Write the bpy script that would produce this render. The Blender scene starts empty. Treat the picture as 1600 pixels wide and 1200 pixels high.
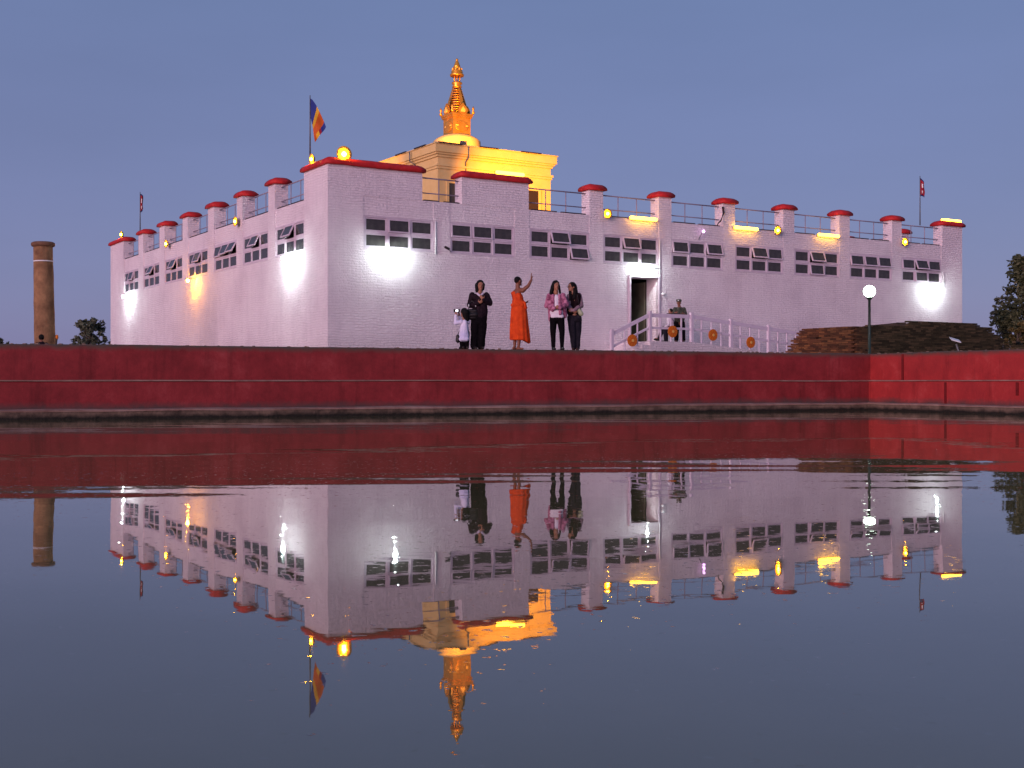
import bpy, math, random
from mathutils import Vector, Matrix, noise
from math import sin, cos, pi, radians, sqrt, atan2
random.seed(7)
scene = bpy.context.scene
COL = scene.collection

# ------------------------------------------------------------------ camera, sky, sun, exposure
CAMZ = 0.75
cam = bpy.data.cameras.new('camera')
cam_ob = bpy.data.objects.new('camera', cam); COL.objects.link(cam_ob)
cam_ob.location = (0, 0, CAMZ); cam_ob.rotation_euler = (radians(90), 0, 0)
F = 1916.0
cam.sensor_width = 36; cam.lens = 36 * F / 1600; cam.shift_y = -4 / 1600
cam.clip_start = 0.1; cam.clip_end = 3000
scene.camera = cam_ob
scene.render.engine = 'CYCLES'
scene.view_settings.view_transform = 'Standard'; scene.view_settings.look = 'None'
scene.view_settings.gamma = 1; scene.view_settings.use_curve_mapping = False
scene.view_settings.exposure = 0.0
scene.cycles.max_bounces = 6; scene.cycles.sample_clamp_indirect = 6
SUN_EL, SUN_DIR = 4.0, (-0.50, -0.866)          # the afterglow: low, behind the viewer's left shoulder
world = bpy.data.worlds.new('World'); scene.world = world; world.use_nodes = True
wn = world.node_tree.nodes; wl = world.node_tree.links
bg = wn['Background']
sky = wn.new('ShaderNodeTexSky'); sky.sky_type = 'NISHITA'; sky.sun_disc = False
sky.sun_elevation = radians(SUN_EL); sky.sun_rotation = atan2(SUN_DIR[0], SUN_DIR[1]) % (2 * pi)
sky.air_density = 1.0; sky.dust_density = 1.0; sky.ozone_density = 3.0
tint = wn.new('ShaderNodeMix'); tint.data_type = 'RGBA'; tint.blend_type = 'MULTIPLY'
tint.inputs[0].default_value = 1.0
wl.new(sky.outputs[0], tint.inputs[6]); tint.inputs[7].default_value = (1.0, 0.92, 1.0, 1)
# thin even overcast of the blue hour: violet grey, a little warmer low down
wtc = wn.new('ShaderNodeTexCoord'); wsp = wn.new('ShaderNodeSeparateXYZ'); wl.new(wtc.outputs['Generated'], wsp.inputs[0])
wmr = wn.new('ShaderNodeMapRange'); wmr.inputs[1].default_value = 0.0; wmr.inputs[2].default_value = .45; wl.new(wsp.outputs[2], wmr.inputs[0])
veil = wn.new('ShaderNodeMix'); veil.data_type = 'RGBA'; wl.new(wmr.outputs[0], veil.inputs[0])
veil.inputs[6].default_value = (1.66, 1.62, 3.30, 1); veil.inputs[7].default_value = (1.02, 1.52, 2.80, 1)
wcl = wn.new('ShaderNodeTexNoise'); wcl.inputs['Scale'].default_value = 2.2; wcl.inputs['Detail'].default_value = 6
wcm = wn.new('ShaderNodeMapping'); wcm.inputs['Scale'].default_value = (1, 1, 4); wl.new(wtc.outputs['Generated'], wcm.inputs[0]); wl.new(wcm.outputs[0], wcl.inputs[0])
wcr = wn.new('ShaderNodeMapRange'); wcr.inputs[1].default_value = .3; wcr.inputs[2].default_value = .7; wcr.inputs[3].default_value = .93; wcr.inputs[4].default_value = 1.07
wl.new(wcl.outputs[0], wcr.inputs[0])
wvc = wn.new('ShaderNodeVectorMath'); wvc.operation = 'SCALE'; wl.new(veil.outputs[2], wvc.inputs[0]); wl.new(wcr.outputs[0], wvc.inputs['Scale'])
wmix = wn.new('ShaderNodeMix'); wmix.data_type = 'RGBA'; wmix.inputs[0].default_value = .74
wl.new(tint.outputs[2], wmix.inputs[6]); wl.new(wvc.outputs[0], wmix.inputs[7])
wl.new(wmix.outputs[2], bg.inputs[0]); bg.inputs[1].default_value = 0.15
sun = bpy.data.lights.new('sun', 'SUN'); sun.energy = 3.0; sun.angle = radians(35); sun.color = (1.0, 0.65, 0.73)
sun_ob = bpy.data.objects.new('sun', sun); COL.objects.link(sun_ob)
_e = radians(7)
sun_ob.rotation_euler = Vector((SUN_DIR[0] * cos(_e), SUN_DIR[1] * cos(_e), sin(_e))).to_track_quat('Z', 'Y').to_euler()

# ------------------------------------------------------------------ materials
def new_mat(name, color=(.5, .5, .5), rough=.7, metal=0, spec=.3):
    m = bpy.data.materials.new(name); m.use_nodes = True
    b = m.node_tree.nodes['Principled BSDF']
    b.inputs['Base Color'].default_value = (*color, 1); b.inputs['Roughness'].default_value = rough
    b.inputs['Metallic'].default_value = metal; b.inputs['Specular IOR Level'].default_value = spec
    return m
def N(m, t, **kw):
    n = m.node_tree.nodes.new('ShaderNode' + t)
    for k, v in kw.items():
        if k in n.inputs: n.inputs[k].default_value = v
        else: setattr(n, k, v)
    return n
def L(m, a, b): m.node_tree.links.new(a, b)
def P_(m): return m.node_tree.nodes['Principled BSDF']
def ramp(m, fac, stops):
    r = N(m, 'ValToRGB'); L(m, fac, r.inputs[0]); el = r.color_ramp.elements
    while len(el) < len(stops): el.new(.5)
    for e, (p, c) in zip(el, stops): e.position = p; e.color = (*c, 1)
    return r
def mix(m, kind, fac, a, b):
    x = N(m, 'Mix', data_type='RGBA', blend_type=kind)
    for sock, v in ((x.inputs[0], fac), (x.inputs[6], a), (x.inputs[7], b)):
        if hasattr(v, 'is_output'): L(m, v, sock)
        elif isinstance(v, tuple): sock.default_value = (*v, 1)
        else: sock.default_value = v
    return x.outputs[2]
def noisy(name, c1, c2, scale=6, rough=.75, bump=.3, bscale=None, detail=6, metal=0, spec=.25, bdist=.01, stretch=(1, 1, 1)):
    m = new_mat(name, c1, rough, metal, spec)
    tc = N(m, 'TexCoord'); mp = N(m, 'Mapping'); mp.inputs['Scale'].default_value = stretch
    L(m, tc.outputs['Object'], mp.inputs[0])
    nz = N(m, 'TexNoise', Scale=scale, Detail=detail, Roughness=.6); L(m, mp.outputs[0], nz.inputs[0])
    r = ramp(m, nz.outputs[0], [(.32, c1), (.68, c2)]); L(m, r.outputs[0], P_(m).inputs['Base Color'])
    if bump:
        n2 = N(m, 'TexNoise', Scale=bscale or scale * 4, Detail=4); L(m, tc.outputs['Object'], n2.inputs[0])
        bp = N(m, 'Bump', Strength=bump, Distance=bdist); L(m, n2.outputs[0], bp.inputs['Height'])
        L(m, bp.outputs[0], P_(m).inputs['Normal'])
    return m
def emit(name, color, strength):
    m = new_mat(name, (.02, .02, .02)); b = P_(m)
    b.inputs['Emission Color'].default_value = (*color, 1); b.inputs['Emission Strength'].default_value = strength
    return m

def whitewash():
    m = new_mat('whitewashed_brick', (.72, .68, .69), .85, 0, .15)
    tc = N(m, 'TexCoord'); sp = N(m, 'SeparateXYZ'); L(m, tc.outputs['Object'], sp.inputs[0])
    ad = N(m, 'Math', operation='ADD'); L(m, sp.outputs[0], ad.inputs[0]); L(m, sp.outputs[1], ad.inputs[1])
    wob = N(m, 'TexNoise', Scale=1.1, Detail=5); L(m, tc.outputs['Object'], wob.inputs[0])
    ma = N(m, 'MultiplyAdd') if False else N(m, 'Math', operation='MULTIPLY_ADD')
    L(m, wob.outputs[0], ma.inputs[0]); ma.inputs[1].default_value = .22; L(m, sp.outputs[2], ma.inputs[2])
    cb = N(m, 'CombineXYZ'); L(m, ad.outputs[0], cb.inputs[0]); L(m, ma.outputs[0], cb.inputs[1])
    bk = N(m, 'TexBrick'); bk.offset = .5
    for k, v in (('Scale', 1.0), ('Mortar Size', .012), ('Mortar Smooth', .6), ('Brick Width', .27), ('Row Height', .085), ('Bias', 0)):
        bk.inputs[k].default_value = v
    bk.inputs['Color1'].default_value = (1, 1, 1, 1); bk.inputs['Color2'].default_value = (.30, .30, .30, 1); bk.inputs['Mortar'].default_value = (0, 0, 0, 1)
    L(m, cb.outputs[0], bk.inputs[0])
    n1 = N(m, 'TexNoise', Scale=.45, Detail=5, Roughness=.65); L(m, tc.outputs['Object'], n1.inputs[0])
    base = ramp(m, n1.outputs[0], [(.3, (.70, .60, .65)), (.55, (.82, .72, .76)), (.8, (.87, .79, .81))]).outputs[0]
    # rain streaks: stretched in z
    mp = N(m, 'Mapping'); mp.inputs['Scale'].default_value = (2.5, 2.5, .25); L(m, tc.outputs['Object'], mp.inputs[0])
    n2 = N(m, 'TexNoise', Scale=1.2, Detail=6, Roughness=.7); L(m, mp.outputs[0], n2.inputs[0])
    st = ramp(m, n2.outputs[0], [(.30, (.86, .84, .86)), (.55, (1, 1, 1))]).outputs[0]
    c = mix(m, 'MULTIPLY', .45, base, st)
    jc = ramp(m, bk.outputs['Color'], [(0, (.80, .78, .80)), (.5, (.95, .94, .95)), (1, (1, 1, 1))]).outputs[0]
    c = mix(m, 'MULTIPLY', .35, c, jc)
    n4 = N(m, 'TexNoise', Scale=1.7, Detail=8, Roughness=.75); L(m, tc.outputs['Object'], n4.inputs[0])
    dm = N(m, 'Math', operation='MULTIPLY_ADD'); L(m, n4.outputs[0], dm.inputs[0]); dm.inputs[1].default_value = -1.6; L(m, sp.outputs[2], dm.inputs[2])
    dr = N(m, 'MapRange'); L(m, dm.outputs[0], dr.inputs[0]); dr.inputs[1].default_value = 1.55; dr.inputs[2].default_value = .55
    dr.inputs[3].default_value = 0; dr.inputs[4].default_value = .45
    c = mix(m, 'MIX', dr.outputs[0], c, (.46, .40, .40))
    pt = ramp(m, n4.outputs[0], [(.60, (1, 1, 1)), (.68, (.88, .85, .86))]).outputs[0]
    c = mix(m, 'MULTIPLY', .7, c, pt)
    L(m, c, P_(m).inputs['Base Color'])
    n3 = N(m, 'TexNoise', Scale=9, Detail=5, Roughness=.7); L(m, tc.outputs['Object'], n3.inputs[0])
    h = N(m, 'Math', operation='MULTIPLY_ADD'); L(m, n3.outputs[0], h.inputs[0]); h.inputs[1].default_value = 2.0; 
    L(m, bk.outputs['Color'], h.inputs[2])
    bp = N(m, 'Bump', Strength=1.0, Distance=.023); L(m, h.outputs[0], bp.inputs['Height']); L(m, bp.outputs[0], P_(m).inputs['Normal'])
    return m
def painted_red(name, cols, top_dirt=True):
    m = new_mat(name, cols[1], .7, 0, .25)
    tc = N(m, 'TexCoord')
    n1 = N(m, 'TexNoise', Scale=1.1, Detail=10, Roughness=.78); L(m, tc.outputs['Object'], n1.inputs[0])
    c = ramp(m, n1.outputs[0], [(.3, cols[0]), (.55, cols[1]), (.75, cols[2])]).outputs[0]
    mp = N(m, 'Mapping'); mp.inputs['Scale'].default_value = (3.5, 3.5, .3); L(m, tc.outputs['Object'], mp.inputs[0])
    n2 = N(m, 'TexNoise', Scale=.9, Detail=5, Roughness=.65); L(m, mp.outputs[0], n2.inputs[0])
    s = ramp(m, n2.outputs[0], [(.30, (.42, .38, .38)), (.46, (1, 1, 1))]).outputs[0]
    c = mix(m, 'MULTIPLY', .55, c, s)
    # grime just under the upper edges and damp low down: real dirt bands, broken by noise
    sp = N(m, 'SeparateXYZ'); L(m, tc.outputs['Object'], sp.inputs[0])
    n3 = N(m, 'TexNoise', Scale=2.2, Detail=8, Roughness=.75); L(m, tc.outputs['Object'], n3.inputs[0])
    ad = N(m, 'Math', operation='MULTIPLY_ADD'); L(m, n3.outputs[0], ad.inputs[0]); ad.inputs[1].default_value = .26; L(m, sp.outputs[2], ad.inputs[2])
    d = ramp(m, ad.outputs[0], [(0, (0, 0, 0)), (1, (0, 0, 0))])
    el = d.color_ramp.elements
    el[0].position = 0; el[0].color = (1, 1, 1, 1); el[1].position = 1
    mr = N(m, 'MapRange'); L(m, ad.outputs[0], mr.inputs[0]); mr.inputs[1].default_value = 1.50; mr.inputs[2].default_value = 1.62
    c = mix(m, 'MIX', mr.outputs[0], c, (.085, .06, .045))
    mr2 = N(m, 'MapRange'); L(m, ad.outputs[0], mr2.inputs[0]); mr2.inputs[1].default_value = .48; mr2.inputs[2].default_value = .30
    c = mix(m, 'MIX', mr2.outputs[0], c, (.07, .055, .05))
    L(m, c, P_(m).inputs['Base Color'])
    bp = N(m, 'Bump', Strength=.5, Distance=.02); L(m, n3.outputs[0], bp.inputs['Height']); L(m, bp.outputs[0], P_(m).inputs['Normal'])
    return m
def wet_concrete():
    m = noisy('stained_concrete', (.055, .038, .028), (.19, .13, .095), 3.0, .8, .8, 12, bdist=.03)
    b = P_(m).inputs['Base Color']; src = b.links[0].from_socket
    tc = N(m, 'TexCoord'); sp = N(m, 'SeparateXYZ'); L(m, tc.outputs['Object'], sp.inputs[0])
    nz = N(m, 'TexNoise', Scale=5, Detail=5); L(m, tc.outputs['Object'], nz.inputs[0])
    a = N(m, 'Math', operation='MULTIPLY_ADD'); L(m, nz.outputs[0], a.inputs[0]); a.inputs[1].default_value = -.10; L(m, sp.outputs[2], a.inputs[2])
    mr = N(m, 'MapRange'); L(m, a.outputs[0], mr.inputs[0]); mr.inputs[1].default_value = .055; mr.inputs[2].default_value = -.02
    L(m, mix(m, 'MIX', mr.outputs[0], src, (.014, .012, .009)), b)     # algae line where the water laps
    return m
def water_mat():
    m = new_mat('still_water', (.022, .024, .034), .015, 0, .5)
    P_(m).inputs['IOR'].default_value = 1.85
    tc = N(m, 'TexCoord')
    def layer(scale, stretch, amp, detail=2, mask=None):
        mp = N(m, 'Mapping'); mp.inputs['Scale'].default_value = stretch; L(m, tc.outputs['Object'], mp.inputs[0])
        nz = N(m, 'TexNoise', Scale=scale, Detail=detail, Roughness=.5); L(m, mp.outputs[0], nz.inputs[0])
        sb = N(m, 'VectorMath', operation='SUBTRACT'); L(m, nz.outputs['Color'], sb.inputs[0]); sb.inputs[1].default_value = (.5, .5, .5)
        ml = N(m, 'VectorMath', operation='MULTIPLY'); L(m, sb.outputs[0], ml.inputs[0]); ml.inputs[1].default_value = (amp * .5, amp, 0)
        out = ml.outputs[0]
        if mask:
            sc_ = N(m, 'VectorMath', operation='SCALE'); L(m, out, sc_.inputs[0]); L(m, mask, sc_.inputs['Scale']); out = sc_.outputs[0]
        return out
    mk = N(m, 'TexNoise', Scale=.35, Detail=3); L(m, tc.outputs['Object'], mk.inputs[0])
    mk1 = N(m, 'MapRange'); L(m, mk.outputs[0], mk1.inputs[0]); mk1.inputs[1].default_value = .42; mk1.inputs[2].default_value = .62; mk1.inputs[3].default_value = .25; mk1.inputs[4].default_value = 1.0
    # sparse tiny ripples that catch the lamps
    sk = N(m, 'TexNoise', Scale=22, Detail=2); L(m, tc.outputs['Object'], sk.inputs[0])
    sk1 = N(m, 'MapRange'); L(m, sk.outputs[0], sk1.inputs[0]); sk1.inputs[1].default_value = .62; sk1.inputs[2].default_value = .72
    spw = N(m, 'SeparateXYZ'); L(m, tc.outputs['Object'], spw.inputs[0])      # a slow wave train crossing the middle of the pool
    up = N(m, 'MapRange', interpolation_type='SMOOTHSTEP'); L(m, spw.outputs[1], up.inputs[0]); up.inputs[1].default_value = 7.2; up.inputs[2].default_value = 9.0
    dn = N(m, 'MapRange', interpolation_type='SMOOTHSTEP'); L(m, spw.outputs[1], dn.inputs[0]); dn.inputs[1].default_value = 15; dn.inputs[2].default_value = 11
    bd = N(m, 'Math', operation='MULTIPLY'); L(m, up.outputs[0], bd.inputs[0]); L(m, dn.outputs[0], bd.inputs[1])
    ls = [layer(1.0, (.06, 1.3, 1), .050, 1, bd.outputs[0]), layer(1.0, (.10, 1.1, 1), .0170, 1), layer(1.0, (.8, 2.6, 1), .0150, 2, mk1.outputs[0]), layer(9, (1, 2, 1), .0095, 2, mk1.outputs[0]),
          layer(60, (1, 1.6, 1), .16, 1, sk1.outputs[0])]
    acc = ls[0]
    for x in ls[1:]:
        a = N(m, 'VectorMath', operation='ADD'); L(m, acc, a.inputs[0]); L(m, x, a.inputs[1]); acc = a.outputs[0]
    a = N(m, 'VectorMath', operation='ADD'); L(m, acc, a.inputs[0]); a.inputs[1].default_value = (0, 0, 1)
    nr = N(m, 'VectorMath', operation='NORMALIZE'); L(m, a.outputs[0], nr.inputs[0]); L(m, nr.outputs[0], P_(m).inputs['Normal'])
    nc = N(m, 'TexNoise', Scale=.5, Detail=5); L(m, tc.outputs['Object'], nc.inputs[0])
    L(m, ramp(m, nc.outputs[0], [(.3, (.115, .098, .038)), (.7, (.150, .126, .052))]).outputs[0], P_(m).inputs['Base Color'])
    return m
def old_brick():
    m = new_mat('old_brick', (.2, .1, .06), .9, 0, .1)
    oi = N(m, 'ObjectInfo'); tc = N(m, 'TexCoord'); geo = N(m, 'NewGeometry')
    n1 = N(m, 'TexNoise', Scale=.9, Detail=4, Roughness=.7); L(m, geo.outputs['Position'], n1.inputs[0])
    wn_ = N(m, 'TexWhiteNoise'); wn_.noise_dimensions = '1D'
    ad = N(m, 'Math', operation='ADD'); L(m, oi.outputs['Random'], ad.inputs[0]); L(m, geo.outputs['Random Per Island'], ad.inputs[1]); L(m, ad.outputs[0], wn_.inputs['W'])
    a = ramp(m, wn_.outputs['Value'], [(0, (.055, .026, .017)), (.5, (.115, .046, .025)), (1, (.20, .085, .036))]).outputs[0]
    b = ramp(m, wn_.outputs['Value'], [(0, (.024, .020, .012)), (.6, (.050, .040, .022)), (1, (.085, .060, .034))]).outputs[0]
    # lit left side and darker greenish long side, the light put into the colour
    sp = N(m, 'SeparateXYZ'); L(m, geo.outputs['Position'], sp.inputs[0])
    x = N(m, 'Math', operation='MULTIPLY_ADD'); L(m, n1.outputs[0], x.inputs[0]); x.inputs[1].default_value = 3.0; L(m, sp.outputs[0], x.inputs[2])
    mr = N(m, 'MapRange'); L(m, x.outputs[0], mr.inputs[0]); mr.inputs[1].default_value = 11.9; mr.inputs[2].default_value = 13.6
    mr3 = N(m, 'MapRange'); L(m, x.outputs[0], mr3.inputs[0]); mr3.inputs[1].default_value = 21.5; mr3.inputs[2].default_value = 19.8
    mm = N(m, 'Math', operation='MULTIPLY'); L(m, mr.outputs[0], mm.inputs[0]); L(m, mr3.outputs[0], mm.inputs[1])
    c = mix(m, 'MIX', mm.outputs[0], a, b)
    L(m, c, P_(m).inputs['Base Color'])
    n3 = N(m, 'TexNoise', Scale=30, Detail=3); L(m, tc.outputs['Object'], n3.inputs[0])
    bp = N(m, 'Bump', Strength=.6, Distance=.01); L(m, n3.outputs[0], bp.inputs['Height']); L(m, bp.outputs[0], P_(m).inputs['Normal'])
    return m
def leaf_mat(name, cols):
    m = new_mat(name, cols[1], .6, 0, .2)
    geo = N(m, 'NewGeometry')
    L(m, ramp(m, geo.outputs['Random Per Island'], [(0, cols[0]), (.6, cols[1]), (1, cols[2])]).outputs[0], P_(m).inputs['Base Color'])
    return m
def gold_mat():
    m = noisy('gilded_copper', (.62, .27, .030), (.85, .42, .07), 5, .34, .25, 30, metal=.75, spec=.5)
    return m

M = dict(
    white=whitewash(),
    cream=noisy('cream_plaster', (.66, .44, .17), (.74, .51, .22), 2.5, .8, .2, 40),
    frame=noisy('lilac_window_paint', (.52, .42, .50), (.64, .54, .61), 5, .55, 0),
    pane=noisy('dark_window_glass', (.022, .021, .022), (.075, .066, .062), 1.6, .18, 0, detail=3, spec=.35),
    cap=noisy('red_cap_paint', (.36, .012, .014), (.55, .024, .024), 6, .6, .5, 25),
    dish=noisy('amber_dish', (.75, .40, .06), (.85, .48, .10), 8, .5, 0),
    rail=noisy('painted_rail', (.24, .19, .25), (.33, .27, .33), 8, .5, 0),
    darkbar=new_mat('dark_bar', (.03, .018, .02), .6),
    dark=new_mat('dark_interior', (.012, .012, .010), .9),
    slab=noisy('roof_slab', (.30, .27, .26), (.40, .36, .35), 2, .9, .2),
    redwall=painted_red('old_red_paint', [(.13, .012, .014), (.25, .024, .028), (.34, .055, .058)]),
    redwall2=painted_red('bright_red_paint', [(.26, .020, .022), (.38, .030, .030), (.48, .075, .070)]),  # brighter set of reds for the right-hand wall
    plinth=wet_concrete(),
    lip=noisy('edge_highlight', (.22, .12, .10), (.34, .23, .19), 3, .8, .4),  # lighter strip along ledge and plinth, the edge highlight put into its colour
    ground=noisy('earth', (.10, .075, .055), (.16, .12, .09), .8, .95, .5, 6),
    water=water_mat(), brick=old_brick(), gold=gold_mat(),
    grey=noisy('grey_metal', (.10, .10, .11), (.18, .18, .19), 12, .5, 0, metal=.3),
    green=new_mat('dark_green_paint', (.018, .035, .026), .45),
    white_metal=new_mat('white_metal', (.7, .7, .72), .4),
    ramprail=noisy('lilac_white_paint', (.58, .48, .58), (.66, .56, .66), 6, .55, 0),
    column=noisy('weathered_sandstone', (.13, .065, .035), (.34, .19, .095), 2.2, .9, .9, 14, detail=10, bdist=.03),
    orange=noisy('orange_paint', (.50, .12, .01), (.66, .19, .015), 14, .6, .2),
    gold_dot=new_mat('pale_hub', (.75, .45, .12), .5),
    skin=new_mat('skin', (.30, .135, .08), .5, 0, .3), skin_dark=new_mat('dark_skin', (.19, .07, .04), .5, 0, .3),
    hair=new_mat('black_hair', (.006, .005, .005), .75, 0, .15), eye=new_mat('eye_dark', (.01, .008, .008), .3),
    lips=new_mat('lips', (.26, .07, .06), .5),
    robe=noisy('orange_robe_cloth', (.46, .036, .004), (.72, .075, .008), 7, .85, .5, 30),
    black=noisy('black_cloth', (.003, .0025, .0035), (.007, .0055, .0075), 12, .95, .3, spec=.06),
    jacket=noisy('dark_plum_jacket', (.008, .005, .008), (.022, .012, .018), 16, .85, .4, spec=.08),
    leather=new_mat('black_leather', (.008, .006, .007), .4),
    whitecloth=noisy('pale_cloth', (.62, .58, .66), (.78, .72, .78), 10, .85, .3),
    bluewhite=noisy('blue_white_coat', (.50, .50, .72), (.74, .70, .80), 4, .8, .3),
    pinkcloth=noisy('pink_patterned_cardigan', (.16, .030, .075), (.50, .20, .31), 13, .9, .4, detail=2),
    lilac=noisy('lilac_sleeves', (.20, .12, .15), (.30, .19, .22), 12, .85, .3),
    vest=noisy('black_quilted_vest', (.008, .004, .005), (.018, .008, .010), 10, .85, .4, spec=.08),
    jeans=noisy('dark_jeans', (.008, .008, .013), (.026, .022, .032), 14, .9, .3, spec=.08),
    uniform=noisy('green_uniform', (.020, .026, .020), (.07, .075, .055), 13, .9, .3, detail=2),
    shoe=new_mat('dark_shoe', (.012, .008, .008), .5), boot=new_mat('brown_boot', (.06, .018, .012), .5),
    shirt=noisy('lilac_shirt', (.48, .40, .50), (.60, .52, .60), 10, .85, .2),
    bark=noisy('bark', (.045, .032, .024), (.10, .07, .05), 8, .95, .5),
    leaf=leaf_mat('dark_leaves', [(.035, .042, .022), (.075, .085, .040), (.14, .14, .075)]),
    leaf2=leaf_mat('grey_green_leaves', [(.055, .062, .040), (.10, .11, .068), (.16, .16, .11)]),
    leaf3=leaf_mat('ochre_leaves', [(.05, .035, .012), (.09, .065, .022), (.13, .10, .04)]),
    fblue=new_mat('flag_blue', (.020, .035, .20), .8), fyellow=new_mat('flag_yellow', (.62, .34, .02), .8),
    forange=new_mat('flag_orange', (.50, .09, .01), .8), fred=new_mat('flag_red', (.28, .012, .025), .8),
    fwhite=new_mat('flag_white', (.7, .7, .7), .8), fnavy=new_mat('flag_navy', (.015, .02, .10), .8),
    amber=emit('amber_bulb', (1.0, .50, .06), 26), amber_core=emit('amber_core', (1.0, .80, .22), 10),
    tube=emit('amber_tube', (1.0, .50, .030), 16), tube_end=new_mat('tube_end', (.55, .25, .05), .5),
    cool=emit('cool_bulb', (.86, 1.0, .95), 30), globe=emit('lamp_globe', (.80, 1.0, .82), 22),
    pinkled=emit('pink_led', (.9, .45, 1.0), 5), screen=emit('lit_screen', (.9, .9, 1.0), 2.5),
)

# ------------------------------------------------------------------ mesh helpers
class MB:
    def __init__(s): s.v = []; s.f = []; s.m = []
    def add(s, vs, fs, mi=0):
        b = len(s.v); s.v += [tuple(x) for x in vs]; s.f += [tuple(i + b for i in f) for f in fs]; s.m += [mi] * len(fs)
    def box(s, x0, x1, y0, y1, z0, z1, mi=0):
        s.add([(x0, y0, z0), (x1, y0, z0), (x1, y1, z0), (x0, y1, z0), (x0, y0, z1), (x1, y0, z1), (x1, y1, z1), (x0, y1, z1)],
              [(0, 3, 2, 1), (4, 5, 6, 7), (0, 1, 5, 4), (1, 2, 6, 5), (2, 3, 7, 6), (3, 0, 4, 7)], mi)
    def rings(s, rings, cap=True, mi=0, closed=True):
        n = len(rings[0]); vs = [p for r in rings for p in r]; fs = []
        for i in range(len(rings) - 1):
            for j in range(n if closed else n - 1):
                k = (j + 1) % n; fs.append((i * n + j, i * n + k, (i + 1) * n + k, (i + 1) * n + j))
        if cap: fs.append(tuple(reversed(range(n)))); fs.append(tuple((len(rings) - 1) * n + j for j in range(n)))
        s.add(vs, fs, mi)
    def lathe(s, prof, c=(0, 0, 0), n=16, mi=0, rot=0):
        s.rings([[(c[0] + r * cos(2 * pi * j / n + rot), c[1] + r * sin(2 * pi * j / n + rot), c[2] + z) for j in range(n)] for r, z in prof], True, mi)
    def tube(s, pts, r, n=8, mi=0, r2=None):
        pts = [Vector(p) for p in pts]; rr = []
        for i, p in enumerate(pts):
            d = (pts[min(i + 1, len(pts) - 1)] - pts[max(i - 1, 0)]).normalized()
            a = d.cross(Vector((0, 0, 1)) if abs(d.z) < .95 else Vector((1, 0, 0))).normalized(); b = d.cross(a)
            q = r if r2 is None else r + (r2 - r) * i / (len(pts) - 1)
            rr.append([p + (a * cos(2 * pi * j / n) + b * sin(2 * pi * j / n)) * q for j in range(n)])
        s.rings(rr, True, mi)
    def bar(s, a, b, w, h, mi=0):
        a = Vector(a); b = Vector(b); d = (b - a).normalized(); u = Vector((0, 0, 1))
        if abs(d.z) > .95: u = Vector((1, 0, 0))
        x = d.cross(u).normalized() * w / 2; y = x.cross(d).normalized() * h / 2
        s.rings([[p - x - y, p + x - y, p + x + y, p - x + y] for p in (a, b)], True, mi)
    def capsule(s, p1, r1, p2, r2, n=12, flat=None, mi=0):
        p1 = Vector(p1); p2 = Vector(p2); d = p2 - p1; ln = d.length
        d = d / ln if ln > 1e-6 else Vector((0, 0, 1))
        a = d.cross(Vector((0, 1, 0)) if abs(d.y) < .9 else Vector((1, 0, 0))).normalized(); b = d.cross(a)
        rr = []
        for t in (-88, -60, -30, 0): rr.append((p1 + d * r1 * sin(radians(t)), r1 * cos(radians(t))))
        for t in (0, 30, 60, 88): rr.append((p2 + d * r2 * sin(radians(t)), r2 * cos(radians(t))))
        s.rings([[c + (a * cos(2 * pi * j / n) + b * sin(2 * pi * j / n)) * q for j in range(n)] for c, q in rr], True, mi)
    def ell(s, c, r, rot=None, n=16, k=9, mi=0):
        R = rot or Matrix.Identity(3); c = Vector(c); rr = []
        for i in range(k + 1):
            t = -pi / 2 * .985 + pi * .985 * i / k
            rr.append([c + R @ Vector((r[0] * cos(t) * cos(2 * pi * j / n), r[1] * cos(t) * sin(2 * pi * j / n), r[2] * sin(t))) for j in range(n)])
        s.rings(rr, True, mi)
    def mesh(s, name, mats, smooth=False):
        me = bpy.data.meshes.new(name); me.from_pydata(s.v, [], s.f)
        for m in (mats if isinstance(mats, (list, tuple)) else [mats]): me.materials.append(m)
        me.polygons.foreach_set('material_index', s.m)
        if smooth: me.polygons.foreach_set('use_smooth', [True] * len(s.f))
        me.update(); return me
    def build(s, name, mats, parent=None, smooth=False, loc=None, rotz=0):
        return link(name, s.mesh(name, mats, smooth), parent, loc, rotz)
def link(name, me, parent=None, loc=None, rotz=0):
    o = bpy.data.objects.new(name, me); COL.objects.link(o)
    if parent: o.parent = parent
    if loc is not None: o.location = loc
    if rotz: o.rotation_euler = (0, 0, rotz)
    return o
def tag(o, label=None, cat=None, group=None, kind=None):
    for k, v in (('label', label), ('category', cat), ('group', group), ('kind', kind)):
        if v: o[k] = v
    return o
def thing(name, label, cat, loc=(0, 0, 0), rotz=0, group=None):
    o = bpy.data.objects.new(name, None); COL.objects.link(o); o.location = loc; o.rotation_euler = (0, 0, rotz); o.empty_display_size = .1
    return tag(o, label, cat, group)
def remesh(mb, voxel, smooth=3):
    me = mb.mesh('tmp', [M['skin']]); o = bpy.data.objects.new('tmp', me); COL.objects.link(o)
    md = o.modifiers.new('r', 'REMESH'); md.mode = 'VOXEL'; md.voxel_size = voxel; md.use_smooth_shade = True
    if smooth: sm = o.modifiers.new('s', 'SMOOTH'); sm.iterations = smooth; sm.factor = .5
    dg = bpy.context.evaluated_depsgraph_get(); dg.update()
    out = bpy.data.meshes.new_from_object(o.evaluated_get(dg)); bpy.data.objects.remove(o); bpy.data.meshes.remove(me)
    out.materials.clear(); out.polygons.foreach_set('use_smooth', [True] * len(out.polygons)); return out
def blob(mb, name, mat, parent, voxel=.012, smooth=3):
    me = remesh(mb, voxel, smooth); me.name = name; me.materials.append(mat); return link(name, me, parent)

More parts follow.
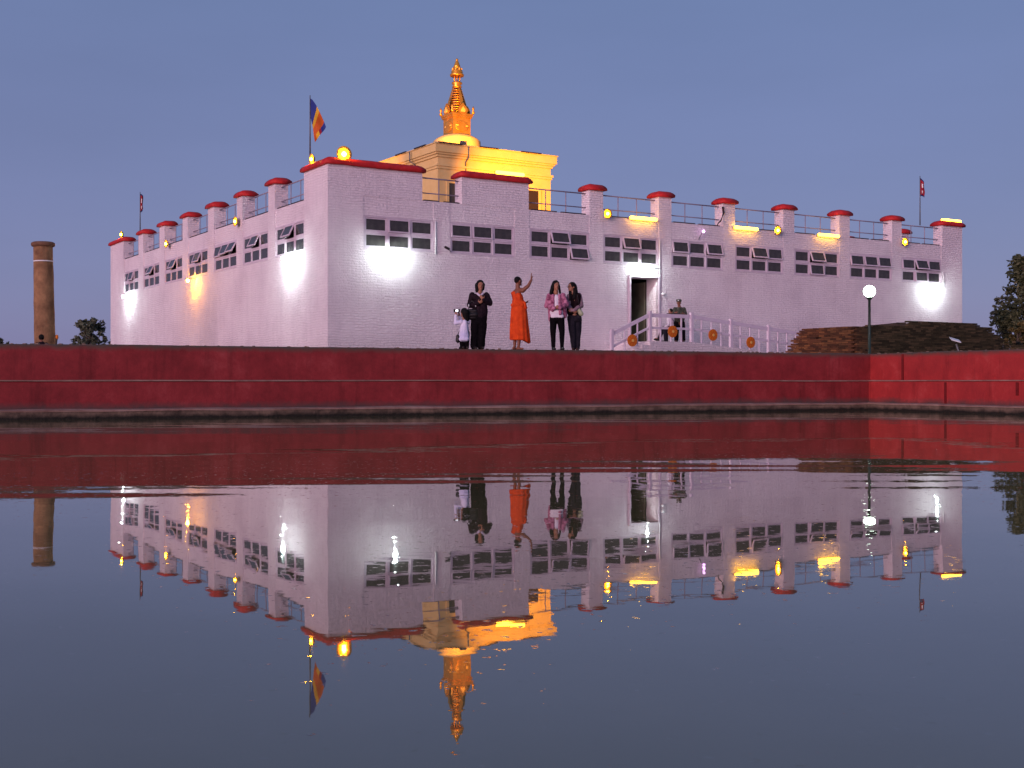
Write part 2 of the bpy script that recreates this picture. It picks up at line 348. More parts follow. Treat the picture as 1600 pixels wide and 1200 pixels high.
# ------------------------------------------------------------------ pool, water and ground
W = Vector((.9135, .4067, 0)); RR = Vector((.4067, -.9135, 0)); K = Vector((9.66, 33.05, 0))   # K: corner of the pool's upper wall
def PW(s, o, z): return K + W * s + RR * o + Vector((0, 0, z))
ZT, ZL, ZP = 1.5, .76, .18
g = MB()
def gq(a, b, c, d): g.add([a, b, c, d], [(0, 1, 2, 3)])
for (s0, s1) in ((-600, -80), (-80, 0.55), (.55, 600)):
    for (o0, o1) in ((-.55, -40), (-40, -900)):
        gq(PW(s0, o0, ZT - .004), PW(s1, o0, ZT - .004), PW(s1, o1, ZT - .004), PW(s0, o1, ZT - .004))
gq(PW(.55, 60, ZT - .004), PW(600, 60, ZT - .004), PW(600, -.55, ZT - .004), PW(.55, -.55, ZT - .004))
tag(g.build('ground', M['ground']), kind='structure')
g = MB(); g.add([PW(-80, 60, 0), PW(0, 60, 0), PW(0, -.2, 0), PW(-80, -.2, 0)], [(0, 1, 2, 3)])
tag(g.build('water', M['water']), 'still dark pool water mirroring the temple', kind='structure')

def tier(parent, name, front, prof, mat, amp, seed):
    # prof: list of (offset towards the water, z); extruded along the wall with small unevenness and a mitred corner
    mb = MB(); L_ = 62 if front else 46; n = int(L_ / .35); rings = []
    for i in range(n + 1):
        ring = []
        for k, (o, z) in enumerate(prof):
            t = L_ * i / n
            if front: s = -o - t * (1 - 0) ; p = PW(s, o, z); nrm = RR
            else: p = K + RR * (o + t) - W * o + Vector((0, 0, z)); nrm = -W
            d = 0 if i == 0 else (noise.noise(Vector((t * .9, k * .6, seed))) + .5 * noise.noise(Vector((t * 3.1, k, seed + 9)))) * amp
            dz = 0 if z < .1 else noise.noise(Vector((t * .55, k * .3, seed + 3))) * amp * .9
            if 0 < k < len(prof) - 1 or z > .1: p = p + nrm * d + Vector((0, 0, dz))
            ring.append(p)
        rings.append(ring)
    mb.rings(rings)
    return mb.build(name, mat, parent)
for front, lab, mt, base in ((True, 'long dark red pool wall in two tiers below the people and the temple', 'redwall', K),
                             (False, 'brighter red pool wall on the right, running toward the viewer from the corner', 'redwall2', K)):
    t = thing('pool_wall', lab, 'wall', (0, 0, 0))
    t.location = base
    def rel(o): o.location = -Vector(base); return o
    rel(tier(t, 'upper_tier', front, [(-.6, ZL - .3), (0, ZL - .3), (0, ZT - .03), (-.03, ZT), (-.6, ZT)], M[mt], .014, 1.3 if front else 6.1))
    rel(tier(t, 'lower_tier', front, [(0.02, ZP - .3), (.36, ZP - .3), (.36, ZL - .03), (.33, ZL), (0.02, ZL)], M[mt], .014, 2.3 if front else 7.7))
    rel(tier(t, 'ledge_edge', front, [(.30, ZL - .005), (.375, ZL - .005), (.38, ZL + .018), (.30, ZL + .022)], M['lip'], .012, 2.3 if front else 7.7))
    rel(tier(t, 'plinth', front, [(.38, -.6), (.62, -.6), (.62, ZP - .04), (.58, ZP), (.38, ZP)], M['plinth'], .02, 4.4 if front else 9.1))
    rel(tier(t, 'plinth_edge', front, [(.54, ZP - .005), (.63, ZP - .03), (.64, ZP), (.54, ZP + .022)], M['lip'], .02, 4.4 if front else 9.1))
    if front: continue
    # expansion joints: short vertical ribs of the right-hand wall
    jm = MB()
    for px, z0, z1, o in ((1411, ZL + .03, ZT - .04, 0), (1478, ZP + .03, ZL - .03, .36), (1590, ZP + .25, ZL - .03, .36)):
        u = (px - 800) / F; # ray x = u*y
        b0 = K - W * o; tt = (u * b0.y - b0.x) / (RR.x - u * RR.y)
        c = b0 + RR * tt - K
        q = [c + RR * a + (-W) * b for a, b in ((-.035, -.05), (.035, -.05), (.035, .025), (-.035, .025))]
        jm.rings([[Vector((p.x, p.y, z)) for p in q] for z in (z0, z1)])
    jm.build('wall_joint', noisy('dark_red_joint', (.12, .006, .008), (.18, .012, .012), 6), t)
# loose stones and crumbs along the top of the pool wall
mb = MB()
for i in range(420):
    s = -random.random() * 44 + 2 if i < 330 else None
    p = PW(s, -random.uniform(.06, .5), ZT) if s is not None else K + RR * random.uniform(0, 16) + W * random.uniform(.06, .5) + Vector((0, 0, ZT))
    if s is not None and s > 0: continue
    r = random.uniform(.008, .024)
    q = [Vector((random.uniform(-.6, .6), random.uniform(-.6, .6), random.uniform(-.3, .3))) * r for _ in range(8)]
    bx = [(-1, -1, -.3), (1, -1, -.3), (1, 1, -.3), (-1, 1, -.3), (-.7, -.7, .9), (.7, -.7, .9), (.7, .7, .9), (-.7, .7, .9)]
    mb.add([p + Vector((a * r * 1.8, b * r * 1.8, c * r)) + d for (a, b, c), d in zip(bx, q)], [(0, 3, 2, 1), (4, 5, 6, 7), (0, 1, 5, 4), (1, 2, 6, 5), (2, 3, 7, 6), (3, 0, 4, 7)])
tag(mb.build('rubble', noisy('crumbs', (.11, .07, .05), (.24, .16, .12), 5)), 'loose stones along the top of the pool wall', 'rubble', kind='stuff')

# ------------------------------------------------------------------ the temple
DC = 39.4; C = Vector(((512 - 800) / F * DC, DC, 0)); ANG = atan2(.5258, .8507)
RT = Matrix.Rotation(ANG, 3, 'Z'); RTI = RT.inverted()
def to_world(p): return RT @ Vector(p) + C
def hit(px, py, axis, c):
    o = RTI @ (Vector((0, 0, CAMZ)) - C); d = RTI @ Vector(((px - 800) / F, 1, (596 - py) / F))
    t = (c - o[axis]) / d[axis]; return o + d * t
def hy(px, py, c=0): return hit(px, py, 1, c)
def hx(px, py, c=0): return hit(px, py, 0, c)
L1, L2, TH = 31.0, 28.2, .70
ZG, ZWB, ZWT, ZS, ZC = 1.5, 5.10, 6.19, 6.83, 7.75
temple = thing('temple', 'large square whitewashed brick temple with ribbon windows and red capped roof posts', 'temple', C, ANG)
bm_r = [hy(x, 500).x for x in (985, 1028)]
DX0, DX1, DZT = bm_r[0], bm_r[1], 4.66
WR, WL_ = 2.6, 2.68
r_starts = [1.26 + 3.215 * k for k in range(9)]
l_starts = [1.99, 5.38, 8.75, 12.25, 15.72, 19.25, 22.82]
class Fac:
    def __init__(s, f): s.f = f; s.mb = MB()
    def box(s, s0, s1, o0, o1, z0, z1, mb=None):
        # o: outward positive
        a = s.f(s0, o0); b = s.f(s1, o1)
        (mb or s.mb).box(min(a[0], b[0]), max(a[0], b[0]), min(a[1], b[1]), max(a[1], b[1]), z0, z1)
fr = Fac(lambda s, o: (s, -o)); fl = Fac(lambda s, o: (-o, s)); fb = Fac(lambda s, o: (s, L2 + o)); fe = Fac(lambda s, o: (L1 + o, s))
def wall_band(f, s0, s1, starts, w, door=None, rec=.014):
    if door:
        f.box(s0, door[0], -TH, 0, ZG - .3, ZWB); f.box(door[1], s1, -TH, 0, ZG - .3, ZWB)
        f.box(door[0], door[1], -TH, 0, DZT, ZWB); f.box(door[0], door[1], -TH, 0, ZG - .3, 2.19)
    else: f.box(s0, s1, -TH, 0, ZG - .3, ZWB)
    e = s0
    for a in starts:
        f.box(e, a, -TH, 0, ZWB, ZS); f.box(a, a + w, -TH, -rec, ZWT, ZS); e = a + w
    f.box(e, s1, -TH, 0, ZWB, ZS)
wall_band(fr, 0, L1, r_starts, WR, (DX0, DX1))
wall_band(fl, TH, L2 - TH, l_starts, WL_, None, .03)
fb.box(0, L1, -TH, 0, ZG - .3, ZS); fe.box(TH, L2 - TH, -TH, 0, ZG - .3, ZS)
for f in (fr, fl, fb, fe): f.mb.build('wall', M['white'], temple)
mb = MB(); mb.box(TH, L1 - TH, TH, L2 - TH, 6.18, 6.30); mb.build('roof_deck', M['slab'], temple)
mb = MB(); mb.box(TH, L1 - TH, TH, L2 - TH, 2.10, 2.20); mb.build('inner_floor', M['dark'], temple)
mb = MB(); mb.box(DX0 - .8, DX1 + 3, TH + 2.2, TH + 2.4, 2.2, 5.2); mb.build('inner_partition', M['dark'], temple)
# door: an open leaf against the inner side and the reveal's frame
mb = MB(); mb.box(DX1 - .09, DX1 - .03, TH + .02, TH + 1.05, 2.21, DZT - .1); dl = mb.build('door_leaf', noisy('beige_door', (.10, .085, .06), (.16, .13, .09), 3), temple)
mb = MB(); mb.box(DX0 - .07, DX0, -.05, .1, 2.2, DZT + .07); mb.box(DX1, DX1 + .07, -.05, .1, 2.2, DZT + .07); mb.box(DX0, DX1, -.05, .1, DZT, DZT + .07)
mb.build('door_frame', M['frame'], temple)

def cap_mesh(mb, x0, x1, y0, y1, z):
    for ring in [None]:
        r = []
        for (dz, ins) in ((0, -.085), (.02, -.105), (.10, -.105), (.17, -.05), (.225, .03), (.25, .12)):
            sx0, sx1, sy0, sy1 = x0 + ins, x1 - ins, y0 + ins, y1 - ins
            n = max(1, int((x1 - x0) / .25)); k = max(1, int((y1 - y0) / .25)); pts = []
            for i in range(n): pts.append((sx0 + (sx1 - sx0) * i / n, sy0))
            for i in range(k): pts.append((sx1, sy0 + (sy1 - sy0) * i / k))
            for i in range(n): pts.append((sx1 + (sx0 - sx1) * i / n, sy1))
            for i in range(k): pts.append((sx0, sy1 + (sy0 - sy1) * i / k))
            r.append([(px + noise.noise(Vector((px * 4, py * 4, dz * 9))) * .03, py + noise.noise(Vector((py * 4, px * 4, dz * 9 + 5))) * .03,
                       z + dz + noise.noise(Vector((px * 3, py * 3, 4))) * .018) for px, py in pts])
        mb.rings(r)
def pillar(x0, x1, y0, y1, top=ZC, base=ZS):
    mb = MB(); mb.box(x0, x1, y0, y1, base, top + .02); p = mb.build('parapet_pillar', M['white'], temple)
    c = MB(); cap_mesh(c, x0, x1, y0, y1, top); c.build('cap', M['cap'], p, smooth=True); return p
PT = .5
# right front: two broad piers, slim posts over the piers between windows, an end pier
rp = [(0, 3.42), (4.95, 7.66)] + [(3.86 + 3.215 * k, 3.86 + 3.215 * k + .615) for k in range(2, 8)] + [(29.65, L1)]
for a, b in rp: pillar(a, b, 0, PT)
lp = [(PT + .001, 2.0)] + [(l_starts[k] + WL_ + .03, l_starts[k + 1] - .03) for k in range(6)] + [(l_starts[6] + WL_ + .1, L2)]
for a, b in lp: pillar(0, PT, a, b)
for k in range(8): pillar(3.3 + 3.4 * k, 3.92 + 3.4 * k, L2 - PT, L2)
for k in range(7): pillar(L1 - PT, L1, 3.0 + 3.4 * k, 3.62 + 3.4 * k)
pillar(L1 - PT, L1, L2 - 1.2, L2)
def railing(f, s0, s1):
    P3 = lambda s, o, z: (*f.f(s, o), z)
    root = MB(); root.tube([P3(s0, -.25, 7.64), P3(s1, -.25, 7.64)], .024); r = root.build('railing', M['rail'], temple, True)
    a = MB(); a.tube([P3(s0, -.25, 7.13), P3(s1, -.25, 7.13)], .020); a.build('mid_rail', M['rail'], r, True)
    n = max(1, round((s1 - s0) / 1.0) - 1) if s1 - s0 > 1.9 else 1
    for i in range(n):
        s = s0 + (s1 - s0) * (i + 1) / (n + 1); q = MB(); q.tube([P3(s, -.25, 6.83), P3(s, -.25, 7.63)], .018); q.build('rail_post', M['rail'], r, True)
    g0, g1 = s0 + (s1 - s0) * .06, s1 - (s1 - s0) * .05; mid = (g0 + g1) / 2
    for c0, c1 in ((g0, mid - .1), (mid + .1, g1)):
        q = MB(); f.box(c0, c1, -.14, -.04, ZS + .002, ZS + .045, q); q.build('base_bar', M['darkbar'], r)
for (f, lst) in ((fr, rp), (fl, [(0, 2.0)] + lp[1:])):
    for (a, b), (c, d) in zip(lst, lst[1:]): railing(f, b, c)
for k in range(7): railing(fb, 3.92 + 3.4 * k, 6.7 + 3.4 * k)
for k in range(6): railing(fe, 3.62 + 3.4 * k, 6.4 + 3.4 * k)

# windows
def win_meshes(w, h):
    m = MB(); e = .048
    m.box(0, w, -.03, .10, 0, e); m.box(0, w, -.03, .10, h - e, h); m.box(0, e, -.03, .10, e, h - e); m.box(w - e, w, -.03, .10, e, h - e)
    cw = (w - e) / 3; hm = h / 2
    for k in (1, 2): m.box(cw * k, cw * k + e, -.025, .09, e, h - e)
    for k in range(3): m.box(cw * k + e, cw * (k + 1), -.02, .085, hm - e * .6, hm + e * .6)
    sw, sh = cw - e - .012, (h - e * 3.2) / 2 - .012
    s = MB(); t = .048
    s.box(0, sw, -.02, .02, -t, 0); s.box(0, sw, -.02, .02, -sh, -sh + t); s.box(0, t, -.02, .02, -sh + t, -t); s.box(sw - t, sw, -.02, .02, -sh + t, -t)
    p = MB(); p.box(t - .004, sw - t + .004, -.006, .006, -sh + t - .004, -t + .004)
    return m.mesh('window', M['frame']), s.mesh('sash', M['frame']), p.mesh('pane', M['pane']), cw, e, hm
def window(ms, loc, rotz, h, tilt):
    fm, sm, pm, cw, e, hm = ms
    w = link('window', fm, temple, loc, rotz)
    for row in (0, 1):
        for k in range(3):
            z = h - e - .006 if row == 0 else hm - e * .6 - .006
            a = tilt.get((row, k), 0)
            for nm, me in (('sash', sm), ('pane', pm)):
                o = link(nm, me, w, (cw * k + e + .006, -.012 if a else .012, z)); o.rotation_euler = (-radians(a), 0, 0)
WH = ZWT - ZWB - .012
msr = win_meshes(WR - .012, WH); msl = win_meshes(WL_ - .012, WH)
rt = [{(0, 1): 3}, {(0, 0): 3, (0, 1): 3}, {(0, 1): 20, (1, 2): 17}, {(0, 1): 17}, {(0, 0): 9, (0, 2): 14}, {(0, 1): 19, (0, 2): 7}, {(0, 1): 22, (1, 1): 8},
      {(0, 0): 9, (0, 1): 11, (0, 2): 9}, {(0, 0): 6, (0, 1): 20, (0, 2): 6, (1, 1): 5}]
ltilt = [{(0, 1): 26}, {(0, 1): 25}, {(0, 0): 9, (0, 1): 22, (0, 2): 28}, {(0, 1): 20}, {(0, 1): 24}, {(0, 1): 26}, {(0, 1): 14}]
for a, tl in zip(r_starts, rt): window(msr, (a + .006, .035, ZWB + .006), 0, WH, tl)
for a, tl in zip(l_starts, ltilt): window(msl, (.035, a + WL_ - .006, ZWB + .006), -pi / 2, WH, tl)
# conduits and small fittings on the wall (parts)
def conduit(pts, r=.018, name='conduit'):
    q = MB(); q.tube(pts, r, 6); return q.build(name, M['white_metal'], temple, True)
a = hy(1031, 345, -.03); b = hy(1031, 462, -.03); conduit([(a.x, -.03, 6.1), (a.x, -.03, b.z)])
a = hy(1010, 420, -.03); conduit([(a.x - .2, -.035, ZWB - .08), (b.x, -.035, ZWB - .08)])
a = hy(680.5, 340, -.03); conduit([(a.x, -.03, 6.15), (a.x, -.03, 5.05)])
a = hy(1472.5, 430, -.03); conduit([(a.x + .1, -.03, 5.6), (a.x + .1, -.03, 4.95)])
a = hy(1122, 320, .1); pts = [(a.x + .1, -.06, 7.6), (a.x + .12, -.08, 7.35), (a.x - .02, -.09, 7.05), (a.x - .14, -.08, 6.95), (a.x - .18, -.06, 6.86)]
q = MB(); q.tube(pts, .045, 7, r2=.02); q.build('bent_pipe', M['darkbar'], temple, True)

# tower on the roof
def rel_pt(px, D): return RTI @ (Vector(((px - 800) / F * D, D, 0)) - C)
tc = rel_pt(684, 50.3); TX, TY = tc.x, tc.y; TW, TV = 5.55, 7.0; TZ = 10.1
tower = thing('rooftop_tower', 'cream plastered square block with stepped cornice on the temple roof, lit yellow', 'tower', to_world((TX, TY, 6.3)), ANG)
mb = MB(); mb.box(0, TW, 0, TV, 0, TZ - 6.3); mb.build('wall', M['cream'], tower)
for z0, z1, o in ((9.50, 9.60, .05), (9.60, 9.68, .09), (9.98, 10.08, .07), (10.08, 10.16, .14), (10.16, 10.48, .20), (10.48, 10.52, .24)):
    q = MB(); q.box(-o, TW + o, -o, TV + o, z0 - 6.3, z1 - 6.3 - .002); q.build('cornice', M['cream'], tower)
q = MB(); q.box(-.2, TW + .2, -.2, TV + .2, 4.2, 4.24); q.build('roof_slab', M['slab'], tower)
for s0, s1 in ((-.1, 1.0), (1.85, 2.75), (3.9, 4.9)):
    q = MB(); q.box(s0, s1, -.28, -.12, 4.202, 4.25); q.build('solar_strip', M['darkbar'], tower)
for s0, s1 in ((.6, 1.6), (2.4, 3.4)):
    q = MB(); q.box(-.28, -.12, s0, s1, 4.202, 4.25); q.build('solar_strip', M['darkbar'], tower)
def local_tower_x(px): h_ = hy(px, 300, TY); return h_.x - TX
def hole(px0, px1, py0, name, mt):
    a, b = local_tower_x(px0), local_tower_x(px1); zt = hy(px1, py0, TY).z - 6.3
    q = MB(); q.box(a - .12, a, -.05, .05, 0, zt + .12); q.box(b, b + .12, -.05, .05, 0, zt + .12); q.box(a, b, -.05, .05, zt, zt + .12)
    f_ = q.build('door_frame' if name == 'door' else 'window_frame', M['cream'], tower)
    q = MB(); q.box(a, b, -.02, .03, 0, zt); q.build(name, mt, f_)
hole(701, 712, 287, 'window_pane', M['pane']); hole(822, 841, 299, 'door', M['darkbar'])
xa = local_tower_x(726.5); q = MB(); q.tube([(xa, -.33, 4.15), (xa, -.33, 3.7), (xa, -.06, 3.55), (xa, -.06, 0)], .03, 7); q.build('drain_pipe', M['grey'], tower, True)
q = MB(); q.tube([(-.32, 1.9, 4.15), (-.32, 1.9, 3.75), (-.06, 1.9, 3.6), (-.06, 1.9, 0)], .03, 7); q.build('drain_pipe', M['grey'], tower, True)
# spire
sp_l = Vector((TX + TW * .50, TY + TV * .50, 10.53))
for px_try in (714,):
    w = to_world(sp_l); # slide along the roof's diagonal so that it stands left of centre as built
    d = RTI @ Vector(((px_try - 800) / F * w.y - w.x, 0, 0)); sp_l = sp_l + d
SW = to_world(sp_l); sc_ = SW.y / F
spire = thing('gilded_spire', 'gilded ringed pinnacle with parasol top standing on the rooftop tower', 'spire', SW, ANG)
def Zp(py): return (596 - py) * sc_ + CAMZ - SW.z
q = MB(); q.lathe([(38 * sc_, -.02), (37 * sc_, Zp(222)), (32 * sc_, Zp(217.5)), (24 * sc_, Zp(213.5)), (10 * sc_, Zp(211))], n=28); q.build('dome', M['cream'], spire, True)
hw = 15.6 * sc_
q = MB(); q.box(-hw, hw, -hw, hw, Zp(214), Zp(189)); h_ = q.build('square_drum', M['gold'], spire)
for k, (a, b) in enumerate(((0, -1), (-1, 0))):    # eyes in relief on the two faces in view
    for sgn in (-1, 1):
        e = MB()
        c = Vector((a * (hw + .01) + (sgn * .2 if a == 0 else 0), b * (hw + .01) + (sgn * .2 if b == 0 else 0), Zp(199)))
        e.ell(c, (.13 if a == 0 else .02, .13 if b == 0 else .02, .05)); e.build('eye_relief', M['gold_dot'], h_, True)
    e = MB(); e.ell(Vector((a * (hw + .012), b * (hw + .012), Zp(200))), (.33 if a == 0 else .02, .33 if b == 0 else .02, .25), n=20); e.build('face_medallion', M['gold'], h_, True)
for z0, z1, ww in ((189, 186.5, 17), (186.5, 183.5, 19), (183.5, 180, 20.2)):
    q = MB(); w_ = ww * sc_ * .92; q.box(-w_, w_, -w_, w_, Zp(z0), Zp(z1) - .001); q.build('drum_cornice', M['gold'], spire)
for k in range(4):     # leaf shaped crests on each side, and small corner finials
    a = k * pi / 2; R3 = Matrix.Rotation(a, 3, 'Z'); w_ = 18.6 * sc_; q = MB()
    prof = [(-.19, 0), (-.25, .12), (-.18, .27), (0, .46), (.18, .27), (.25, .12), (.19, 0)]
    q.rings([[R3 @ Vector((x, -w_ + t, Zp(180) + z * 1.0)) for x, z in prof] for t in (-.02, .05)]); q.build('leaf_crest', M['gold'], spire)
    q = MB(); prof = [(-.09, .05), (-.11, .13), (0, .29), (.11, .13), (.09, .05)]
    q.rings([[R3 @ Vector((x, -w_ + t, Zp(180) + z)) for x, z in prof] for t in (-.05, -.018)]); q.build('crest_boss', M['gold_dot'], spire)
    q = MB(); q.lathe([(.05, 0), (.08, .08), (.03, .16), (.07, .22), (.01, .36)], R3 @ Vector((w_, -w_, Zp(180))), 8); q.build('corner_finial', M['gold'], spire, True)
nr = 11
q = MB(); q.lathe([(12 * sc_, Zp(181)), (4 * sc_, Zp(137))], n=20); q.build('ring_core', M['darkbar'], spire, True)
for i in range(nr):
    f_ = i / (nr - 1); yy = 177 - 39 * f_; r = (16.2 - 10.6 * f_ ** .85) * sc_; h2 = (4.1 - 1.5 * f_) * .29 * sc_; r += .02
    q = MB(); z = Zp(yy); q.lathe([(r - .05, z - h2), (r, z - h2 * .6), (r + .01, z), (r, z + h2 * .6), (r - .05, z + h2)], n=24); q.build('ring', M['gold'], spire, True)
for k in range(4):     # tapering strips running up the rings
    a = k * pi / 2 + .0; R3 = Matrix.Rotation(a, 3, 'Z'); q = MB()
    r0, r1 = 16.8 * sc_, 6.4 * sc_
    q.rings([[R3 @ Vector((x, -r - t, z)) for x, t in ((-w_, 0), (w_, 0), (w_, .03), (-w_, .03))] for r, z, w_ in ((r0, Zp(172), .11), (r1, Zp(138), .035))]); q.build('ring_strip', M['gold'], spire)
q = MB(); q.lathe([(5 * sc_, Zp(138)), (8 * sc_, Zp(136)), (6 * sc_, Zp(133.5)), (8.5 * sc_, Zp(131)), (8 * sc_, Zp(129)), (4 * sc_, Zp(128.5))], n=20); q.build('collar', M['gold'], spire, True)
q = MB(); q.lathe([(1.3 * sc_, Zp(129)), (1.3 * sc_, Zp(116))], n=8); q.build('stem', M['gold'], spire, True)
for k in range(4):
    q = MB(); a = k * pi / 2 + .4; q.tube([(cos(a) * 5.5 * sc_, sin(a) * 5.5 * sc_, Zp(129)), (cos(a) * 6 * sc_, sin(a) * 6 * sc_, Zp(117))], .022, 6); q.build('stem_rod', M['gold'], spire, True)
q = MB(); q.lathe([(6 * sc_, Zp(117.5)), (10.5 * sc_, Zp(119.5)), (11.2 * sc_, Zp(117)), (8.6 * sc_, Zp(114.5)), (9.4 * sc_, Zp(112.5)), (7.2 * sc_, Zp(110)), (6.6 * sc_, Zp(107))], n=24); q.build('parasol', M['gold'], spire, True)
q = MB(); q.lathe([(6.6 * sc_, Zp(107)), (4.6 * sc_, Zp(102)), (2.6 * sc_, Zp(96.5)), (1.8 * sc_, Zp(94.5)), (2.3 * sc_, Zp(93)), (.3 * sc_, Zp(91))], n=16); q.build('finial', M['gold'], spire, True)
for k in range(8):
    a = k * pi / 4; q = MB(); q.ell((cos(a) * 7.6 * sc_, sin(a) * 7.6 * sc_, Zp(108.5)), (.035, .035, .06), n=8, k=5); q.build('bead', M['gold_dot'], spire, True)

# ------------------------------------------------------------------ lamps
def light_at(loc, power, color, radius=.05, parent=None, spot=None, target=None):
    ld = bpy.data.lights.new('lamp_light', 'SPOT' if spot else 'POINT'); ld.energy = power; ld.color = color; ld.shadow_soft_size = radius
    o = bpy.data.objects.new('lamp_light', ld); COL.objects.link(o)
    if parent: o.parent = parent
    o.location = loc
    if spot:
        ld.spot_size = radians(spot[0]); ld.spot_blend = spot[1]
        o.rotation_euler = (Vector(loc) - Vector(target)).to_track_quat('Z', 'Y').to_euler()
    return o
def cool_lamp(p, face, label, power, color, mat):
    # bracket, small hood and a bulb under it, throwing light down the wall
    rz = ANG if face == 'r' else ANG - pi / 2
    t = thing('wall_lamp', label, 'lamp', to_world(p), rz, 'white and yellow lamps under the window band')
    q = MB(); q.tube([(0, -.002, .02), (0, -.12, .05), (0, -.33, .03)], .016, 6); q.build('bracket', M['grey'], t, True)
    q = MB(); q.lathe([(.09, 0), (.085, .02), (.04, .05), (.01, .06)], (0, -.34, .0), 14); q.build('hood', M['grey'], t, True)
    q = MB(); q.ell((0, -.34, -.05), (.05, .05, .06), n=12, k=7)
    em = emit('glowing_bulb', color, power); q.build('bulb', em, t, True)
CW = (.80, 1.0, .95)
def lowlamp(px, py, face, label, power=1400, color=CW, mat=None):
    p = hy(px, py, -.0) if face == 'r' else hx(px, py, -.0)
    cool_lamp(p, face, label, power, color, mat or M['cool'])
lowlamp(610, 393, 'r', 'white lamp under the first window right of the front corner, glaring on the wall', 1250)
lowlamp(1003, 418, 'r', 'white lamp just above the open doorway', 900)
lowlamp(1455, 451, 'r', 'white lamp under the last window at the right end of the wall', 1450)
lowlamp(457, 402, 'l', 'white lamp on the left wall under the window nearest the corner', 1900)
lowlamp(203, 462, 'l', 'white lamp at the far end of the left wall', 1900)
lowlamp(306, 437, 'l', 'yellow lamp glaring in the middle of the left wall', 1700, (1.0, .42, .012), M['amber'])
AM = (1.0, .46, .07)
def amber_lamp(p, rz, label, power, r=.055):
    t = thing('floodlight', label, 'lamp', to_world(p), rz, 'round amber lamps on the parapet')
    q = MB(); q.tube([(0, .16, -.14), (0, .10, -.10), (0, .05, -.02)], .014, 6); q.build('bracket', M['grey'], t, True)
    n_ = 20; q = MB(); q.rings([[(cos(a) * rr_, y, sin(a) * rr_) for a in [2 * pi * j / n_ for j in range(n_)]] for y, rr_ in [(y_ * r / .05, q_ * r / .05) for y_, q_ in ((.08, .04), (.06, .10), (-.02, .17), (-.035, .17), (.035, .09), (.05, .02))]]); q.build('glow_dish', M['dish'], t, True)  # added dish, lit by the bulb to stand in for its orange glow
    q = MB(); q.ell((0, -.03, 0), (r, r * .8, r), n=14, k=9); q.build('bulb', emit('amber_glow', (1.0, .42, .010), power), t, True)
def corner_cap(px, py, axis, depth=.25): return hit(px, py, axis, depth)
amber_lamp(hx(487.5, 249, .12), ANG - pi / 2, 'amber lamp on the red cap of the corner pier, left one by the big flag', 260)
amber_lamp(hy(537, 241, .10), ANG, 'brightest amber lamp on the red cap right of the front corner', 320, .078)
amber_lamp(hy(949, 334, -.16), ANG, 'amber lamp under the railing left of the doorway lamp, between two posts', 260)
amber_lamp(hy(1215, 360, -.16), ANG, 'amber lamp fixed on the fourth slim roof post of the right wall', 260)
amber_lamp(hy(1414, 378, -.16), ANG, 'amber lamp fixed near the right end of the right wall', 260)
amber_lamp(hx(368, 346, -.16), ANG - pi / 2, 'amber lamp under the railing in the middle of the left wall', 220)
amber_lamp(hx(260, 381, -.16), ANG - pi / 2, 'small amber lamp high on the far half of the left wall', 220)
amber_lamp(hx(190, 366.5, .12), ANG - pi / 2, 'amber lamp on the red cap at the far left end', 300)
def tube_lamp(pxa, pxb, pya, pyb, label, c=-.14, spot=None):
    a = hy(pxa, pya, c); b = hy(pxb, pyb, c); mid = (a + b) / 2; ln = b.x - a.x
    t = thing('tube_lamp', label, 'lamp', to_world(mid), ANG, 'amber tube lamps on the right wall')
    q = MB(); q.capsule((-ln / 2 + .05, 0, 0), .065, (ln / 2 - .05, 0, 0), .065, 12); q.build('tube', M['tube'], t, True)
    q = MB(); q.box(-ln / 2, ln / 2, .07, .10, -.05, .05); q.build('housing', M['tube_end'], t)
    for s in (-1, 1):
        q = MB(); q.box(s * ln * .3 - .02, s * ln * .3 + .02, .10, max(.11, -c if c < 0 else .16), -.02, .02); q.build('bracket', M['grey'], t)
    return t, mid
tube_lamp(985, 1026, 340, 343.5, 'amber tube lamp on the wall above the fourth window, left of the doorway lamp')
tube_lamp(1148, 1184, 355.5, 358.5, 'amber tube lamp on the wall above the sixth window')
tube_lamp(1279, 1311, 366.5, 369.5, 'amber tube lamp on the wall above the seventh window')
tube_lamp(1472, 1501, 343, 347, 'amber tube lamp on the end pier at the right end of the wall', .12)
t, mid = tube_lamp(775, 819, 268.5, 273.5, 'amber tube lamp on the second broad pier, in front of the yellow tower', .28)
light_at((.1, .25, .12), 14000, (1.0, .40, .0), .15, t, (46, 1.0), (RT.inverted() @ (to_world((TX + 3.9, TY, 9.0)) - to_world(mid))))
# two floodlights standing on the roof: one for the left side of the tower, one turned up at the spire
def roof_flood(p, target, label, power, cone):
    t = thing('roof_floodlight', label, 'lamp', to_world(p), ANG)
    q = MB(); q.box(-.14, .14, -.10, .10, 0, .03); q.build('base', M['grey'], t)
    q = MB(); q.tube([(-.15, 0, .03), (-.15, 0, .1), (.15, 0, .1), (.15, 0, .03)], .012, 6); q.build('yoke', M['grey'], t)
    q = MB(); q.box(-.13, .13, -.06, .06, .05, .15); q.build('lamp_head', M['grey'], t)
    tg = Vector(target) - Vector(p); d = tg.normalized()
    light_at(Vector((0, 0, .16)) + d * .16, power, (1.0, .40, .002), .08, t, cone, tg)
roof_flood((TX - 2.2, TY + 4.6, 6.32), (TX, TY + 4.6, 9.5), 'floodlight on the roof beside the left side of the tower', 2000, (60, .9))
roof_flood((TX + TW * .35 - .8, TY - .1, 10.56), (sp_l.x, sp_l.y, 12.2), 'floodlight on the tower roof turned to the gilded spire', 2400, (75, .5))

